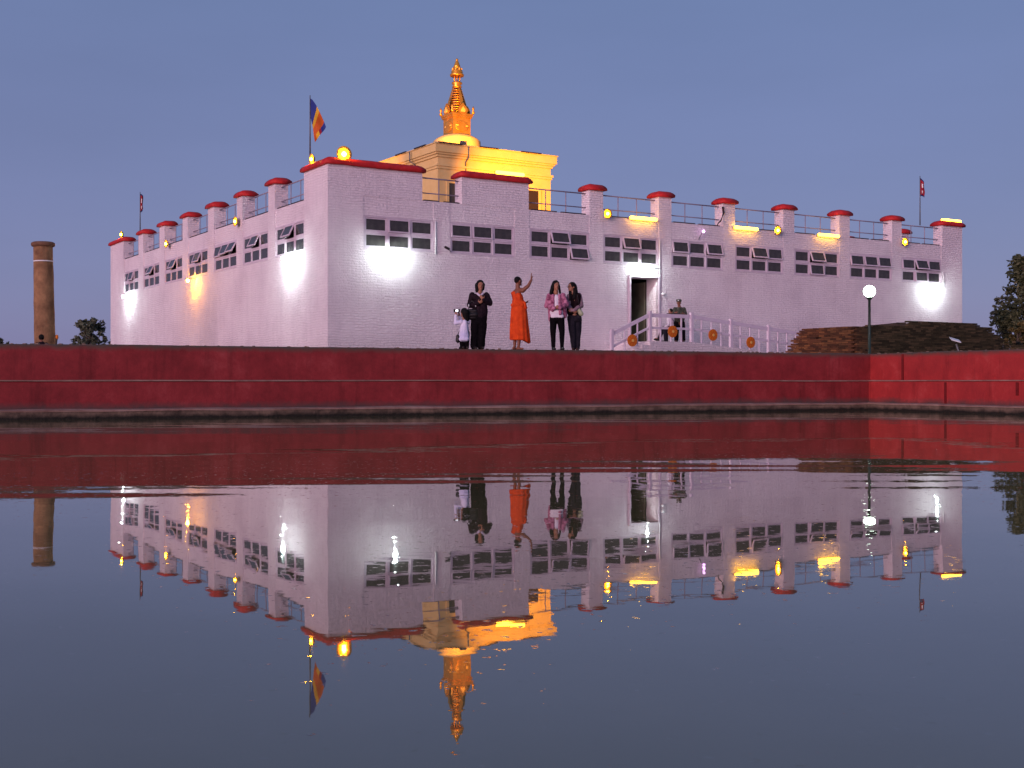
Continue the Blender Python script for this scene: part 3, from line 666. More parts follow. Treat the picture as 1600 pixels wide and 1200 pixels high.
# camera, led and bell on the wall
p = hy(694, 389); t = thing('security_camera', 'small dark camera on a short arm between the first two windows', 'camera', to_world(p), ANG)
q = MB(); q.tube([(.25, 0, -.08), (.10, -.15, -.02), (0, -.22, 0)], .014, 6); q.build('arm', M['grey'], t, True)
q = MB(); q.capsule((-.09, -.26, .03), .045, (.06, -.2, -.01), .045, 10); q.build('housing', M['darkbar'], t, True)
p = hy(1094, 363); t = thing('signal_lamp', 'tiny pink light on a stalk above the fifth window', 'lamp', to_world(p), ANG)
q = MB(); q.tube([(-.08, -.01, -.28), (-.06, -.10, -.12), (0, -.16, 0)], .016, 6); q.build('stalk', M['grey'], t, True)
q = MB(); q.ell((.02, -.18, .02), (.06, .05, .06), n=12, k=7); q.build('bulb', M['pinkled'], t, True)
p = hy(1034, 460); t = thing('wall_spotlight', 'small white spotlight head at the foot of the conduit right of the doorway', 'lamp', to_world(p), ANG)
q = MB(); q.capsule((-.06, -.15, 0), .06, (.06, -.12, 0), .045, 10); q.build('housing', M['white_metal'], t, True)
q = MB(); q.tube([(.06, 0, 0), (.05, -.12, 0)], .02, 6); q.build('bracket', M['darkbar'], t, True)

# lamp post at the pool corner
LPY = 36.6; lpx = (1358.5 - 800) / F * LPY; ztop = (596 - 455) / F * LPY + CAMZ
t = thing('lamp_post', 'dark green lamp post with a glowing white globe at the pool corner', 'lamp post', (lpx, LPY, 1.496))
q = MB(); q.lathe([(.09, 0), (.09, .05), (.045, .09), (.038, ztop - 1.5 - .26), (.055, ztop - 1.5 - .24)], n=12); q.build('pole', M['green'], t, True)
q = MB(); q.lathe([(.05, -.25), (.10, -.19), (.10, -.17), (.05, -.165)], (0, 0, ztop - 1.5), 14); q.build('collar', M['green'], t, True)
q = MB(); q.ell((0, 0, ztop - 1.5), (.175, .175, .175), n=20, k=12); q.build('globe', M['globe'], t, True)

# little lectern sign on the right
sy = 36.2; t = thing('lectern_sign', 'small white slanted information board on a leaning post before the brick ruin', 'sign', ((1500 - 800) / F * sy, sy, 1.496))
k = sy / F; q = MB(); q.tube([(0, 0, 0), (-5.5 * k, .02, 19 * k)], .028, 8); q.build('post', M['grey'], t, True)
q = MB(); a = -8.5 * k; q.rings([[(a - .13, -.12, 21.5 * k + .06), (a + .15, -.12, 21.5 * k - .02), (a + .17, .12, 21.5 * k + .06), (a - .11, .12, 21.5 * k + .14)],
                                 [(a - .13, -.125, 21.5 * k + .085), (a + .15, -.125, 21.5 * k + .005), (a + .17, .115, 21.5 * k + .085), (a - .11, .115, 21.5 * k + .165)]]); q.build('board', M['white_metal'], t)

# ------------------------------------------------------------------ flags
def flag(px, base_py, top_py, pt_axis, c, label, kind, hoist, fly, drop):
    p = hit(px, base_py, pt_axis, c); w = to_world(p); top = (596 - top_py) / F * w.y + CAMZ
    t = thing('flag', label, 'flag', w); H = top - w.z
    q = MB(); q.tube([(0, 0, 0), (0, 0, H)], .028, 7, r2=.016); q.build('pole', M['grey'], t, True)
    q = MB(); nu, nv = 18, 12; vs = []; 
    for i in range(nu + 1):
        for j in range(nv + 1):
            u, v = i / nu, j / nv
            if kind == 'pennon':
                vv = v; hh = hoist; lim = (1 - .55 * u)
                x = fly * u * lim; z = H - .08 - vv * hh * (1 - .35 * u) - drop * u ** 1.2
            else:
                x = fly * (u ** .8) * (1 - .72 * v ** 1.3) + .01; z = H - .10 - v * hoist - drop * (u ** 1.15) * (1 - .15 * v)
            y = .06 * sin(u * 9 + v * 4) * u + .03 * sin(v * 8) * u
            vs.append((x, y, z))
    fs = []; mi = []
    for i in range(nu):
        for j in range(nv):
            a = i * (nv + 1) + j; u, v = (i + .5) / nu, (j + .5) / nv
            if kind == 'pennon': m_ = 1 if (j in (0, nv - 1) or i == nu - 1) else (2 if (3 <= j <= 5 and 4 <= i <= 6) or (8 <= j <= 9 and 4 <= i <= 6) else 0)
            else: m_ = 0 if u < .36 else (1 if u < .52 else 2)
            if kind != 'pennon' and u > .84: m_ = (0, 0, 4, 1, 2)[min(4, int(v * 5))]
            fs.append((a, a + nv + 1, a + nv + 2, a + 1)); mi.append(m_)
    th = .006
    b = len(q.v); q.v += vs + [(x, y + th, z) for x, y, z in vs]; n0 = len(vs)
    q.f += fs + [tuple(reversed([k_ + n0 for k_ in f_])) for f_ in fs]; q.m += mi + mi
    mats = [M['fred'], M['fnavy'], M['fwhite']] if kind == 'pennon' else [M['fblue'], M['fyellow'], M['forange'], M['fwhite'], M['fred']]
    q.build('cloth', mats, t, True)
flag(484.5, 243, 149, 0, .25, 'large drooping blue, yellow and orange striped flag on the corner pier', 'striped', .66, .52, .95)
flag(219, 360, 300, 0, .3, 'furled dark red pennant on a pole over the far end of the left wall', 'pennon', .95, .28, .12)
flag(1437.5, 352, 275, 1, .3, 'crimson pennant with pale emblems near the right end of the roof', 'pennon', .82, .42, .35)

# ------------------------------------------------------------------ entrance landing, stairs and ramp with railings
RO = 1.9     # railing plane in front of the wall
def ry(px, py=500): return hy(px, py, -RO)
x_a, x_b, x_c, x_d, x_e = [ry(v).x for v in (956, 1015.5, 1080.5, 1142, 1201)]
x_f = x_e + (x_e - x_d)
ZLD = 2.19
ent = thing('entrance_ramp', 'whitish landing with steps at left and a long ramp at right below the doorway', 'ramp', C, ANG)
q = MB(); q.box(x_b - .05, x_c + .05, -RO - .08, -.004, ZG - .2, ZLD); q.build('landing', M['white'], ent)
ns = 4
for i in range(ns):
    q = MB(); a = x_b - .05 - (i + 1) * .34; q.box(a, a + .34, -RO - .06, -.004, ZG - .2, ZLD - (i + 1) * (ZLD - ZG) / (ns + 1)); q.build('step', M['white'], ent)
q = MB(); xe = x_f + 1.6
q.rings([[(x_c + .05, -RO - .08, ZG - .2), (x_c + .05, -.004, ZG - .2), (x_c + .05, -.004, ZLD - .002), (x_c + .05, -RO - .08, ZLD - .002)],
         [(xe, -RO - .08, ZG - .2), (xe, -.004, ZG - .2), (xe, -.004, ZG + .01), (xe, -RO - .08, ZG + .01)]]); q.build('ramp_slab', M['white'], ent)
def zr(x):     # floor level under the railing
    if x < x_b: return max(ZG, ZLD - (x_b - x) / (x_b - x_a) * (ZLD - ZG))
    if x <= x_c: return ZLD
    return max(ZG, ZLD - (x - x_c) / (xe - x_c) * (ZLD - ZG))
posts = [x_a, x_b, x_c, x_d, x_e, x_f]
railt = thing('ramp_railing', 'lilac white metal railing up the steps, along the landing and down the ramp', 'railing', C, ANG)
for x in posts:
    q = MB(); q.box(x - .055, x + .055, -RO - .055, -RO + .055, zr(x), zr(x) + 1.08); q.build('post', M['ramprail'], railt)
for x0, x1 in zip(posts, posts[1:]):
    for hgt, th in ((.93, .13), (.48, .075)):
        q = MB(); q.bar((x0 + .05, -RO, zr(x0) + hgt), (x1 - .05, -RO, zr(x1) + hgt), .04, th); q.build('rail', M['ramprail'], railt)
    nb = 2 if x0 < x_b else 3
    for i in range(nb):
        x = x0 + (x1 - x0) * (i + 1) / (nb + 1); q = MB(); q.box(x - .022, x + .022, -RO - .02, -RO + .02, zr(x), zr(x) + .89); q.build('baluster', M['ramprail'], railt)
names = ['orange disc ornament on the railing of the steps, leftmost of four', 'orange disc ornament on the landing railing in front of the seated figure',
         'orange disc ornament on the ramp railing, third from the left', 'orange disc ornament lowest on the ramp railing, nearest the brick ruin']
for (px, py), lab in zip(((988, 532), (1051, 518), (1114, 523.5), (1173, 535)), names):
    p = hy(px, py, -RO - .09); t = thing('wheel_ornament', lab, 'ornament', to_world(p), ANG, 'orange discs on the ramp railing')
    def disc(r0, r1, y0, y1):
        m_ = MB(); n = 24; m_.rings([[(cos(2 * pi * j / n) * r, y, sin(2 * pi * j / n) * r) for j in range(n)] for r, y in ((r0, y0), (r1, y0 - .006), (r1, y1), (r0, y1))]); return m_
    disc(.19, .205, .02, -.02).build('disc', M['orange'], t)
    for k in range(8):
        a = k * pi / 4; m_ = MB(); m_.bar((cos(a) * .05, -.028, sin(a) * .05), (cos(a) * .17, -.028, sin(a) * .17), .012, .018); m_.build('spoke', M['forange'], t)
    disc(.045, .05, .0, -.042).build('hub', M['gold_dot'], t)
    disc(.215, .205, .01, -.012).build('rim', M['orange'], t)

# ------------------------------------------------------------------ brick ruins
def brick_variants():
    out = []
    for k in range(4):
        m_ = MB(); a, b, c = .125, .06, .028; j = lambda: random.uniform(-.006, .006)
        m_.add([(x * a + j(), y * b + j(), z * c + j() * .5) for z in (-1, 1) for x, y in ((-1, -1), (1, -1), (1, 1), (-1, 1))],
               [(0, 3, 2, 1), (4, 5, 6, 7), (0, 1, 5, 4), (1, 2, 6, 5), (2, 3, 7, 6), (3, 0, 4, 7)])
        out.append(m_.mesh('brick', M['brick']))
    return out
BV = brick_variants()
def ruin(name, label, base, rz, lx, ly, courses, inset, prof, nparts=300):
    """base: near corner; local +x along the long side, +y along the short side going back; prof(side, s) gives how many courses stand there"""
    t = thing(name, label, 'ruin', base, rz); H = .064
    items = []
    for c in range(courses):
        ins = inset * c; z = .03 + c * H
        for side, ln in (('x', lx), ('y', ly)):
            s = ins + (.13 if c % 2 else .0) + .13
            while s < ln - ins:
                if c < prof(side, s / ln) and random.random() > .006:
                    d = ins + random.uniform(-.006, .007)
                    pos = (s, d + .06, z) if side == 'x' else (d + .06, s, z)
                    rot = (0 if side == 'x' else pi / 2) + random.uniform(-.03, .03)
                    items.append((pos, rot, c))
                s += .262 + random.uniform(-.004, .008)
    items.sort(key=lambda it: (it[0][0] + it[0][1]) * .25 - it[2] * .12)
    for pos, rot, c in items[:nparts]:
        link('brick', random.choice(BV), t, pos, rot)
    rest = MB()
    for pos, rot, c in items[nparts:]:
        R_ = Matrix.Rotation(rot, 3, 'Z'); me = random.choice(BV)
        rest.add([R_ @ v.co + Vector(pos) for v in me.vertices], [tuple(f_.vertices) for f_ in me.polygons])
    if rest.v: tag(rest.build('brickwork', M['brick'], t), kind='stuff')
    # rubble core with an uneven top
    core = MB(); n = 30; top = []
    hx_ = lambda s: .03 + H * (min(prof('x', s), courses) - 1.2)
    rings_ = []
    for i in range(n + 1):
        s = i / n; x = .13 + (lx - .26) * s; zt = hx_(s) - .02; ii = inset * zt / H
        x2 = min(max(x, ii + .10), lx - ii - .10)
        rings_.append([(x, .10, -.2), (x2, ii + .10, zt), (x2, ii + .6, zt + .05 + noise.noise(Vector((s * 9, 0, 3))) * .05), (x2, ly - ii - .1, zt), (x, ly - .1, -.2)])
    core.rings(rings_); core.build('core', noisy('ruin_core', (.035, .025, .017), (.08, .05, .032), 5, .95, .6, 20, bdist=.04), t)
    # broken bricks lying on top
    lo = MB()
    for i in range(int(lx * 9)):
        s = random.random(); zt = hx_(s); ii = inset * zt / H + .05
        c_ = Vector((min(max(lx * s, ii + .1), lx - ii - .1), random.uniform(ii + .05, ii + .5), zt + random.uniform(-.02, .035)))
        R_ = Matrix.Rotation(random.uniform(0, pi), 3, 'Z') @ Matrix.Rotation(random.uniform(-.25, .25), 3, 'X'); me = random.choice(BV); k_ = random.uniform(.5, 1)
        lo.add([R_ @ (v.co * k_) + c_ for v in me.vertices], [tuple(f_.vertices) for f_ in me.polygons])
    tag(lo.build('loose_bricks', M['brick'], t), kind='stuff')
    return t
RY = 40.0; rb = Vector(((1335 - 800) / F * RY, RY, 1.496))
def prof1(side, s):
    if side == 'y': return 17
    return 17 + (0 if s < .12 else (1.2 * (s - .12) / .3 if s < .38 else 3.4 if s < .83 else 1.5 if s < .93 else -3))
ruin('brick_ruin', 'low mound of old stepped brickwork, greenish dark at right, reddish at left', rb, ANG, 8.3, 3.3, 22, .026, prof1)
rb2 = Vector(((1572 - 800) / F * 40, 40, 1.496))
ruin('brick_ruin', 'ochre end of another low brick ruin at the right edge of the picture', rb2, ANG - radians(62), 4.0, 2.0, 9, .02, lambda a, s: 9 if s > .12 else 7, 120)

# ------------------------------------------------------------------ the stone column
CY = 44.0; k = CY / F; cxp = (70.5 - 800) * k
colm = thing('stone_pillar', 'tall weathered brown stone pillar with an iron band and flat cap, far left', 'pillar', (cxp, CY, 1.496))
colm.rotation_euler = (0, radians(-1.0), 0)
zt = (596 - 384) * k + CAMZ - 1.496
q = MB(); n = 28; r0, r1 = 16.0 * k, 14.2 * k
q.rings([[((r0 + (r1 - r0) * i / 14 + noise.noise(Vector((i * .8, cos(2 * pi * j / n) * 1.5, sin(2 * pi * j / n) * 1.5))) * .022) * cos(2 * pi * j / n), (r0 + (r1 - r0) * i / 14) * sin(2 * pi * j / n), zt * i / 14) for j in range(n)] for i in range(15)])
q.build('shaft', M['column'], colm, True)
q = MB(); q.lathe([(13 * k, zt - .06), (17.2 * k, zt - .02), (18 * k, zt + .04), (17.4 * k, zt + .10), (15 * k, zt + .13)], n=28); q.build('capital', noisy('capital_stone', (.11, .055, .035), (.2, .10, .06), 5), colm, True)
zb = (596 - 408.5) * k + CAMZ - 1.496; q = MB(); q.lathe([(14.75 * k, zb - .02), (14.9 * k, zb - .02), (14.9 * k, zb + .02), (14.7 * k, zb + .02)], n=28); q.build('band', M['white_metal'], colm, True)
t = thing('leaning_post', 'short dark post leaning beside the foot of the stone pillar', 'post', ((86 - 800) * 43 / F, 43, 1.496))
q = MB(); kk = 43 / F; q.tube([(-2 * kk, 0, 0), (2.5 * kk, 0, 35 * kk), (1.8 * kk, 0, 39 * kk)], .05, 7, r2=.03); q.build('shaft', M['bark'], t, True)
q = MB(); q.ell((3 * kk, 0, 36 * kk), (.05, .05, .09)); q.build('knob', M['orange'], t, True)

# ------------------------------------------------------------------ trees
def tree(loc, H, R, label, leafm, n_cl, leaf, nleaf, low=.12, seed=1, squash=1.0, group='trees beyond the temple grounds', name='tree', trunk=True):
    rnd = random.Random(seed); t = thing(name, label, 'tree', loc, 0, group)
    tips = []
    tr = MB(); tr.tube([(0, 0, 0), (.05 * R, .02, H * .25), (-.03 * R, 0, H * .5), (0, 0, H * .78)], .045 * H, 9, r2=.012 * H); tr.build('trunk', M['bark'], t, True)
    br = MB()
    for i in range(n_cl):
        a = rnd.uniform(0, 2 * pi); z = rnd.uniform(low, 1) ** .85; rr = R * sqrt(max(.05, 1 - ((z - .5) / .58) ** 2)) * rnd.uniform(.25, 1.0)
        p = Vector((cos(a) * rr, sin(a) * rr * squash, z * H)); tips.append((p, rnd.uniform(.08, .20) * R))
        if i % 3 == 0: b0 = Vector((0, 0, max(.1, z - .25) * H * .8)); br.tube([b0, (b0 + p) / 2 + Vector((0, 0, -.05 * H)), p], .012 * H, 5, r2=.003 * H)
    br.build('branch', M['bark'], t)
    lf = MB()
    for p, cr in tips:
        for _ in range(nleaf):
            d = Vector((rnd.gauss(0, 1), rnd.gauss(0, 1), rnd.gauss(0, .75))); d = d.normalized() * cr * rnd.random() ** .5
            c_ = p + d; s = leaf * rnd.uniform(.6, 1.3); ax = Vector((rnd.gauss(0, 1), rnd.gauss(0, 1), rnd.gauss(0, .6))).normalized(); bx_ = ax.cross(Vector((rnd.gauss(0, 1), rnd.gauss(0, 1), rnd.gauss(0, 1)))).normalized()
            if c_.z < .05: continue
            lf.add([c_ - ax * s, c_ - bx_ * s * .45, c_ + ax * s, c_ + bx_ * s * .45], [(0, 1, 2, 3)])
    lf.build('crown', leafm, t)
    return t
def px_tree(px, Y, top_py, half_px, **kw):
    tree(((px - 800) / F * Y, Y, 1.4), (596 - top_py) / F * Y + CAMZ - 1.4, half_px / F * Y, **kw)
px_tree(1632, 62, 399, 72, label='large dark leafy tree at the right edge beyond the ruin', leafm=M['leaf'], n_cl=230, leaf=.13, nleaf=62, seed=5, low=.08)
px_tree(1572, 66, 462, 26, label='small thin grey green tree left of the large tree, sky showing through', leafm=M['leaf2'], n_cl=80, leaf=.085, nleaf=44, seed=8, low=.05)
px_tree(1590, 58, 505, 18, label='low ochre bush below the large tree', leafm=M['leaf3'], n_cl=26, leaf=.09, nleaf=80, seed=11, low=.02, name='bush')
px_tree(140, 95, 500, 33, label='round dark green tree between the stone pillar and the temple', leafm=M['leaf2'], n_cl=130, leaf=.13, nleaf=44, seed=3, low=.02)
px_tree(186, 100, 511, 22, label='lower dark tree half hidden behind the left end of the temple', leafm=M['leaf'], n_cl=40, leaf=.17, nleaf=80, seed=4, low=.02)
px_tree(3, 120, 527, 12, label='distant low bush at the left edge', leafm=M['leaf2'], n_cl=20, leaf=.2, nleaf=60, seed=6, low=.02, name='bush')

# ------------------------------------------------------------------ people
class Person:
    def __init__(s, label, px, py, Y, skin='skin', group=None, rot=0):
        s.Y = Y; s.k = Y / F; s.loc = Vector(((px - 800) * s.k, Y, (596 - py) * s.k + CAMZ)); s.skin = M[skin]
        s.t = thing('person', label, 'person', s.loc, 0, group); s.b = MB()
    def p(s, px, py, dy=0):    # joint position (metres, relative to the feet), measured at the person's own distance
        return Vector(((px - 800) * s.k, s.Y, (596 - py) * s.k + CAMZ)) + Vector((0, dy, 0)) - s.loc
    def head(s, px, py, f, h=.225, dy=0, pitch=0):
        c = s.p(px, py, dy); s.hc = c; f = Vector((f[0], f[1], pitch)).normalized(); s.f = f
        l = Vector((0, 0, 1)).cross(f).normalized(); up = f.cross(l); s.l = l; s.up = up; s.hh = h
        R_ = Matrix((l, f, up)).transposed(); s.R = R_
        b = s.b
        b.ell(c + up * h * .06, (h * .33, h * .40, h * .42), R_); b.ell(c + f * h * .10 - up * h * .18, (h * .26, h * .29, h * .32), R_)      # skull, face
        b.capsule(c + f * h * .36 + up * h * .06, h * .035, c + f * h * .475 - up * h * .09, h * .060, 8)                                     # nose
        b.capsule(c + f * h * .36 - up * h * .42 - l * h * .04, h * .07, c + f * h * .36 - up * h * .42 + l * h * .04, h * .07, 8)             # chin
        b.capsule(c + f * h * .36 + up * h * .11 - l * h * .16, h * .035, c + f * h * .36 + up * h * .11 + l * h * .16, h * .035, 8)           # brow
        for sg in (-1, 1): b.ell(c + l * sg * h * .34 - f * h * .02 - up * h * .02, (h * .05, h * .10, h * .14), R_, 10, 6)                    # ears
        for sg in (-1, 1):
            e = MB(); e.ell(c + f * h * .385 + l * sg * h * .135 + up * h * .03, (h * .055, h * .03, h * .03), R_, 10, 6); e.build('eye', M['eye'], s.t, True)
        e = MB(); e.ell(c + f * h * .405 - up * h * .23, (h * .10, h * .03, h * .032), R_, 10, 6); e.build('lips', M['lips'], s.t, True)
    def neck(s, base): s.b.capsule(s.hc - s.f * s.hh * .08 - s.up * s.hh * .25, .052, base, .062)
    def limb(s, pts, rs, mb=None, g=0):
        for (a, b), (ra, rb) in zip(zip(pts, pts[1:]), zip(rs, rs[1:])): (mb or s.b).capsule(a, ra + g, b, rb + g)
    def hand(s, wrist, d, palm, sgn=1, size=1.0, curl=.5):
        """palm and five fingers; d: direction of the fingers, palm: the way the palm faces, sgn: side of the thumb"""
        d = Vector(d).normalized(); n = Vector(palm); n = (n - d * n.dot(d)).normalized(); w_ = d.cross(n) * sgn; z = size; b = s.b; wr = Vector(wrist)
        R_ = Matrix((w_, n, d)).transposed(); b.ell(wr + d * .048 * z, (.040 * z, .017 * z, .052 * z), R_, 12, 7)
        for i, ln in enumerate((.068, .078, .072, .056)):
            o = wr + d * .085 * z + w_ * (.028 - .0185 * i) * z; k1 = o + (d + n * curl * .5).normalized() * ln * .5 * z; k2 = k1 + (d + n * curl * 1.6).normalized() * ln * .5 * z
            b.capsule(o, .0098 * z, k1, .0090 * z, 8); b.capsule(k1, .0090 * z, k2, .0078 * z, 8)
        o = wr + d * .03 * z + w_ * .032 * z; k1 = o + (d * .7 + w_ * .8 + n * .3).normalized() * .036 * z; k2 = k1 + (d * .95 + w_ * .3 + n * .4).normalized() * .032 * z
        b.capsule(o, .0125 * z, k1, .0110 * z, 8); b.capsule(k1, .0110 * z, k2, .0090 * z, 8)
    def foot(s, ankle, d, mb=None, ln=.20, r=.036):
        d = Vector((d[0], d[1], 0)).normalized(); a = Vector(ankle)
        (mb or s.b).capsule(a + Vector((0, 0, 0)), r, Vector((a.x, a.y, r)) - d * .04, r); (mb or s.b).capsule(Vector((a.x, a.y, r)) - d * .045, r, Vector((a.x, a.y, r * .72)) + d * (ln - .07), r * .72)
    def done(s): s.body = blob(s.b, 'body', s.skin, s.t, .0095, 2)
    def garment(s, mb, name, mat, voxel=.012, fold=.010, fs=9):
        o = blob(mb, name, M[mat], s.t, voxel, 3); me = o.data
        if fold:
            for v in me.vertices:
                n = v.normal; v.co += n * (noise.noise(Vector((v.co.x * fs * 1.6, v.co.y * fs * 1.6, v.co.z * fs * .55))) + .4 * noise.noise(v.co * fs * 2.6)) * fold
            me.update()
        return o
    def hair(s, extra=(), mat='hair', back=.07, grow=1.10, front=.0):
        m_ = MB(); h = s.hh; c = s.hc
        m_.ell(c - s.f * h * back + s.up * h * .13, (h * .33 * grow + .010, h * .37 * grow + .004, h * .40 * grow), s.R)
        for a in extra: m_.capsule(*a)
        return s.garment(m_, 'hair', mat, .010, .006, 22)
def walk_Y(px):   # distance of the wall's top edge along this column, a step behind the edge
    u = (px - 800) / F; b = K - RR * .22; s = (u * b.y - b.x) / (W.x - u * W.y); return (b + W * s).y

# --- monk
Y = walk_Y(811); ft = 596 - (1.5 - CAMZ) / Y * F
o = Person('monk in a bright orange robe seen from behind, right arm raised toward the temple', 811, ft, Y, 'skin_dark'); p = o.p; f = (.95, .45)
o.head(809.6, 439.5, (.80, .60), .225, pitch=.12); nb = p(809, 453); o.neck(nb)
sR = p(816.5, 454.5, -.10); sL = p(804, 456.5, .14); el = p(825.2, 447.5, -.12); wr = p(830.2, 437.5, -.10)
o.limb([p(809, 480), p(808.5, 465), p(809.5, 458)], [.09, .09, .08]); o.limb([nb, sR], [.06, .058]); o.limb([nb, sL], [.06, .058])
o.limb([sR, el, wr], [.055, .042, .029]); o.hand(wr, (-.05, 0, 1), (1, .3, 0), -1, 1.0, .15)
el2 = p(806, 472, .20); wr2 = p(817.5, 474, .18); o.limb([sL, el2, wr2], [.05, .042, .028]); o.hand(wr2, (.9, .1, .35), (0, -.5, 1), 1, .95, .5)
for hx_, kx, ax, dy in ((806, 805.5, 804, .06), (813, 811.5, 810.5, -.07)):
    an = p(ax, ft - 5.5, dy); o.limb([p(hx_, 494, dy * .6), p(kx, 518, dy), an], [.065, .055, .036]); o.foot(an, (.75, .55 if dy > 0 else -.5), None, .19, .030)
o.done()
m_ = MB(); m_.capsule(p(807.5, 461, .02), .095, p(808.5, 478, 0), .142); m_.capsule(p(803.5, 458.5, .10), .075, p(812, 466, -.04), .10); m_.capsule(p(804, 459, .12), .072, el2, .068); m_.capsule(p(803.2, 476.5, .08), .075, p(800.5, 477, 0), .04)
m_.capsule(p(811, 463, -.04), .085, p(815, 476, -.06), .075)
o.garment(m_, 'robe_upper', 'robe', .012, .018, 8)
m_ = MB(); n = 56; rr = []
for py, x0, x1 in ((475, 800.2, 819), (477, 799.2, 822), (485, 798.2, 823.2), (495, 797.8, 824.2), (507, 797.6, 825.2), (519, 797.4, 826.6), (530, 797.6, 828.2), (531.5, 798.6, 827)):
    c = p((x0 + x1) / 2, py); a = (x1 - x0) / 2 * o.k; ring = []
    fo = .060 * min(1, max(0, (py - 476) / 40))
    for j in range(n):
        t_ = 2 * pi * j / n; q_ = 1 + fo * sin(t_ * 11 + py * .03) + fo * .6 * sin(t_ * 4 + 1); dz = -.085 * max(0, cos(t_ + .35)) ** 6 * (1 if py > 529 else 0)
        ring.append(c + Vector((a * cos(t_) * q_, a * .72 * sin(t_) * q_, dz)))
    rr.append(ring)
m_.rings(rr); m_.build('robe_skirt', M['robe'], o.t, True)
m_ = MB(); m_.capsule(p(803.5, 458, .12), .05, p(818.5, 474, -.09), .048); m_.capsule(p(819.5, 475, -.09), .045, p(822.5, 482, -.08), .03)
o.garment(m_, 'robe_fold', 'robe', .011, .014, 14)
m_ = MB(); m_.ell(o.hc + o.up * .030 - o.f * .018, (.078, .089, .088), o.R); o.garment(m_, 'hair', 'hair', .010, 0)

# --- woman in black with handbag
Y = walk_Y(748); ft = 596 - (1.5 - CAMZ) / Y * F
o = Person('woman in dark jacket and black trousers with a big handbag, hands at her chest', 748, ft, Y); p = o.p
o.head(750.5, 446, (.25, -.97), .235); nb = p(749.5, 457); o.neck(nb)
s1 = p(737.5, 461.5); s2 = p(760.5, 461.5); e1 = p(734, 477, .02); w1 = p(747, 475, -.17); e2 = p(765.5, 474, -.04); w2 = p(756, 469.5, -.17)
tor = [p(749, 495), p(749, 478), p(749, 463)]
o.limb(tor, [.09, .09, .08]); o.limb([s1, e1, w1], [.05, .04, .028]); o.limb([s2, e2, w2], [.05, .04, .028])
o.hand(w1, (.8, -.1, .45), (0, .8, .2), 1, .95, .8); o.hand(w2, (-.6, -.1, .75), (0, .8, .1), -1, .95, .8)
legs = []
for hx_, kx, ax in ((743, 742, 740.5), (754, 753.5, 751.5)):
    an = p(ax, ft - 5); o.limb([p(hx_, 496), p(kx, 519), an], [.085, .06, .04]); o.foot(an, (.3, -.9), None, .2, .034); legs.append((p(hx_, 496), p(kx, 519), p(ax, ft - 4.5)))
o.done()
m_ = MB(); m_.capsule(p(747.5, 490), .142, p(748, 476), .148); m_.capsule(p(753, 490), .135, p(752, 470), .135); m_.capsule(p(741, 465), .10, p(757, 465), .10); m_.capsule(p(749, 494), .148, p(749, 486), .15)
o.limb([s1, e1, w1], [.075, .068, .05], m_); o.limb([s2, e2, w2], [.075, .070, .05], m_); o.garment(m_, 'jacket', 'jacket', .012, .014)
m_ = MB(); m_.capsule(p(748.5, 496), .14, p(748.5, 501), .135)
for a, b, c in legs: o.limb([a, b, c], [.115, .098, .085], m_)
o.garment(m_, 'trousers', 'black', .012, .012)
for a, b, c in legs: m_ = MB(); o.foot(Vector((c.x, c.y, .07)), (.3, -.9), m_, .25, .045); o.garment(m_, 'shoe', 'shoe', .012, 0)
o.hair([(o.hc - o.f * .02 - o.l * .075 + o.up * .02, .05, o.hc - o.l * .078 - o.up * .13, .045), (o.hc - o.f * .07, .09, o.hc - o.f * .06 - o.up * .14, .07), (o.hc + o.l * .078 + o.up * .02, .035, o.hc + o.l * .07 - o.up * .09, .025)])
m_ = MB(); m_.capsule(p(746, 459, -.06), .03, p(750.5, 463.5, -.12), .02); m_.capsule(p(754.5, 459, -.06), .03, p(750.5, 463.5, -.12), .02); o.garment(m_, 'collar', 'shirt', .01, 0)
hb = thing('handbag', 'large black leather handbag hanging at the hip of the woman in dark jacket', 'bag', o.loc + p(738, 497, -.10))
def hp(px, py, dy=-.10): return o.p(px, py, dy) - o.p(738, 497, -.10)
m_ = MB(); m_.capsule(hp(731.5, 493), .07, hp(744, 492), .07); m_.capsule(hp(731.5, 487), .055, hp(744, 486), .055); m_.capsule(hp(732, 497), .05, hp(743, 496.5), .05)
me = remesh(m_, .012, 2); me.materials.append(M['leather']); link('bag_body', me, hb)
m_ = MB(); m_.tube([hp(732.5, 484), hp(733, 476, -.12), hp(738, 470.5, -.15), hp(742.5, 476, -.15), hp(743.5, 484, -.14)], .012, 6); m_.build('strap', M['leather'], hb, True)
for x in (732.7, 743.4): m_ = MB(); m_.ell(hp(x, 478, -.15), (.016, .012, .03), n=8, k=5); m_.build('buckle', M['white_metal'], hb, True)

# --- child photographing
Y = walk_Y(725); ft = 596 - (1.5 - CAMZ) / Y * F
o = Person('child in a white coat seen from behind, holding up a camera with a lit screen', 725.5, ft, Y); p = o.p
o.head(724.8, 488.5, (-.75, .66), .20); nb = p(726.5, 498); o.neck(nb)
s1 = p(720.5, 503, -.04); s2 = p(731, 503, .04); e1 = p(712, 505, -.04); w1 = p(712, 493.5, 0); e2 = p(723, 505, .14); w2 = p(717.5, 495, .13)
o.limb([p(726, 527), p(726, 514), p(726, 505)], [.10, .09, .085]); o.limb([s1, e1, w1], [.04, .033, .024]); o.limb([s2, e2, w2], [.04, .033, .024])
o.hand(w1, (.05, .1, 1), (.4, 1, 0), -1, .8, .7); o.hand(w2, (-.1, 0, 1), (-.4, 1, 0), 1, .8, .7)
legs = []
for hx_, dy in ((722.5, 0), (729, .03)):
    an = p(hx_, ft - 4.5, dy); o.limb([p(hx_, 520, dy), p(hx_, 532, dy), an], [.06, .05, .034]); o.foot(an, (-.5, .8), None, .16, .03); legs.append((p(hx_, 520, dy), p(hx_, 532, dy), an))
o.done()
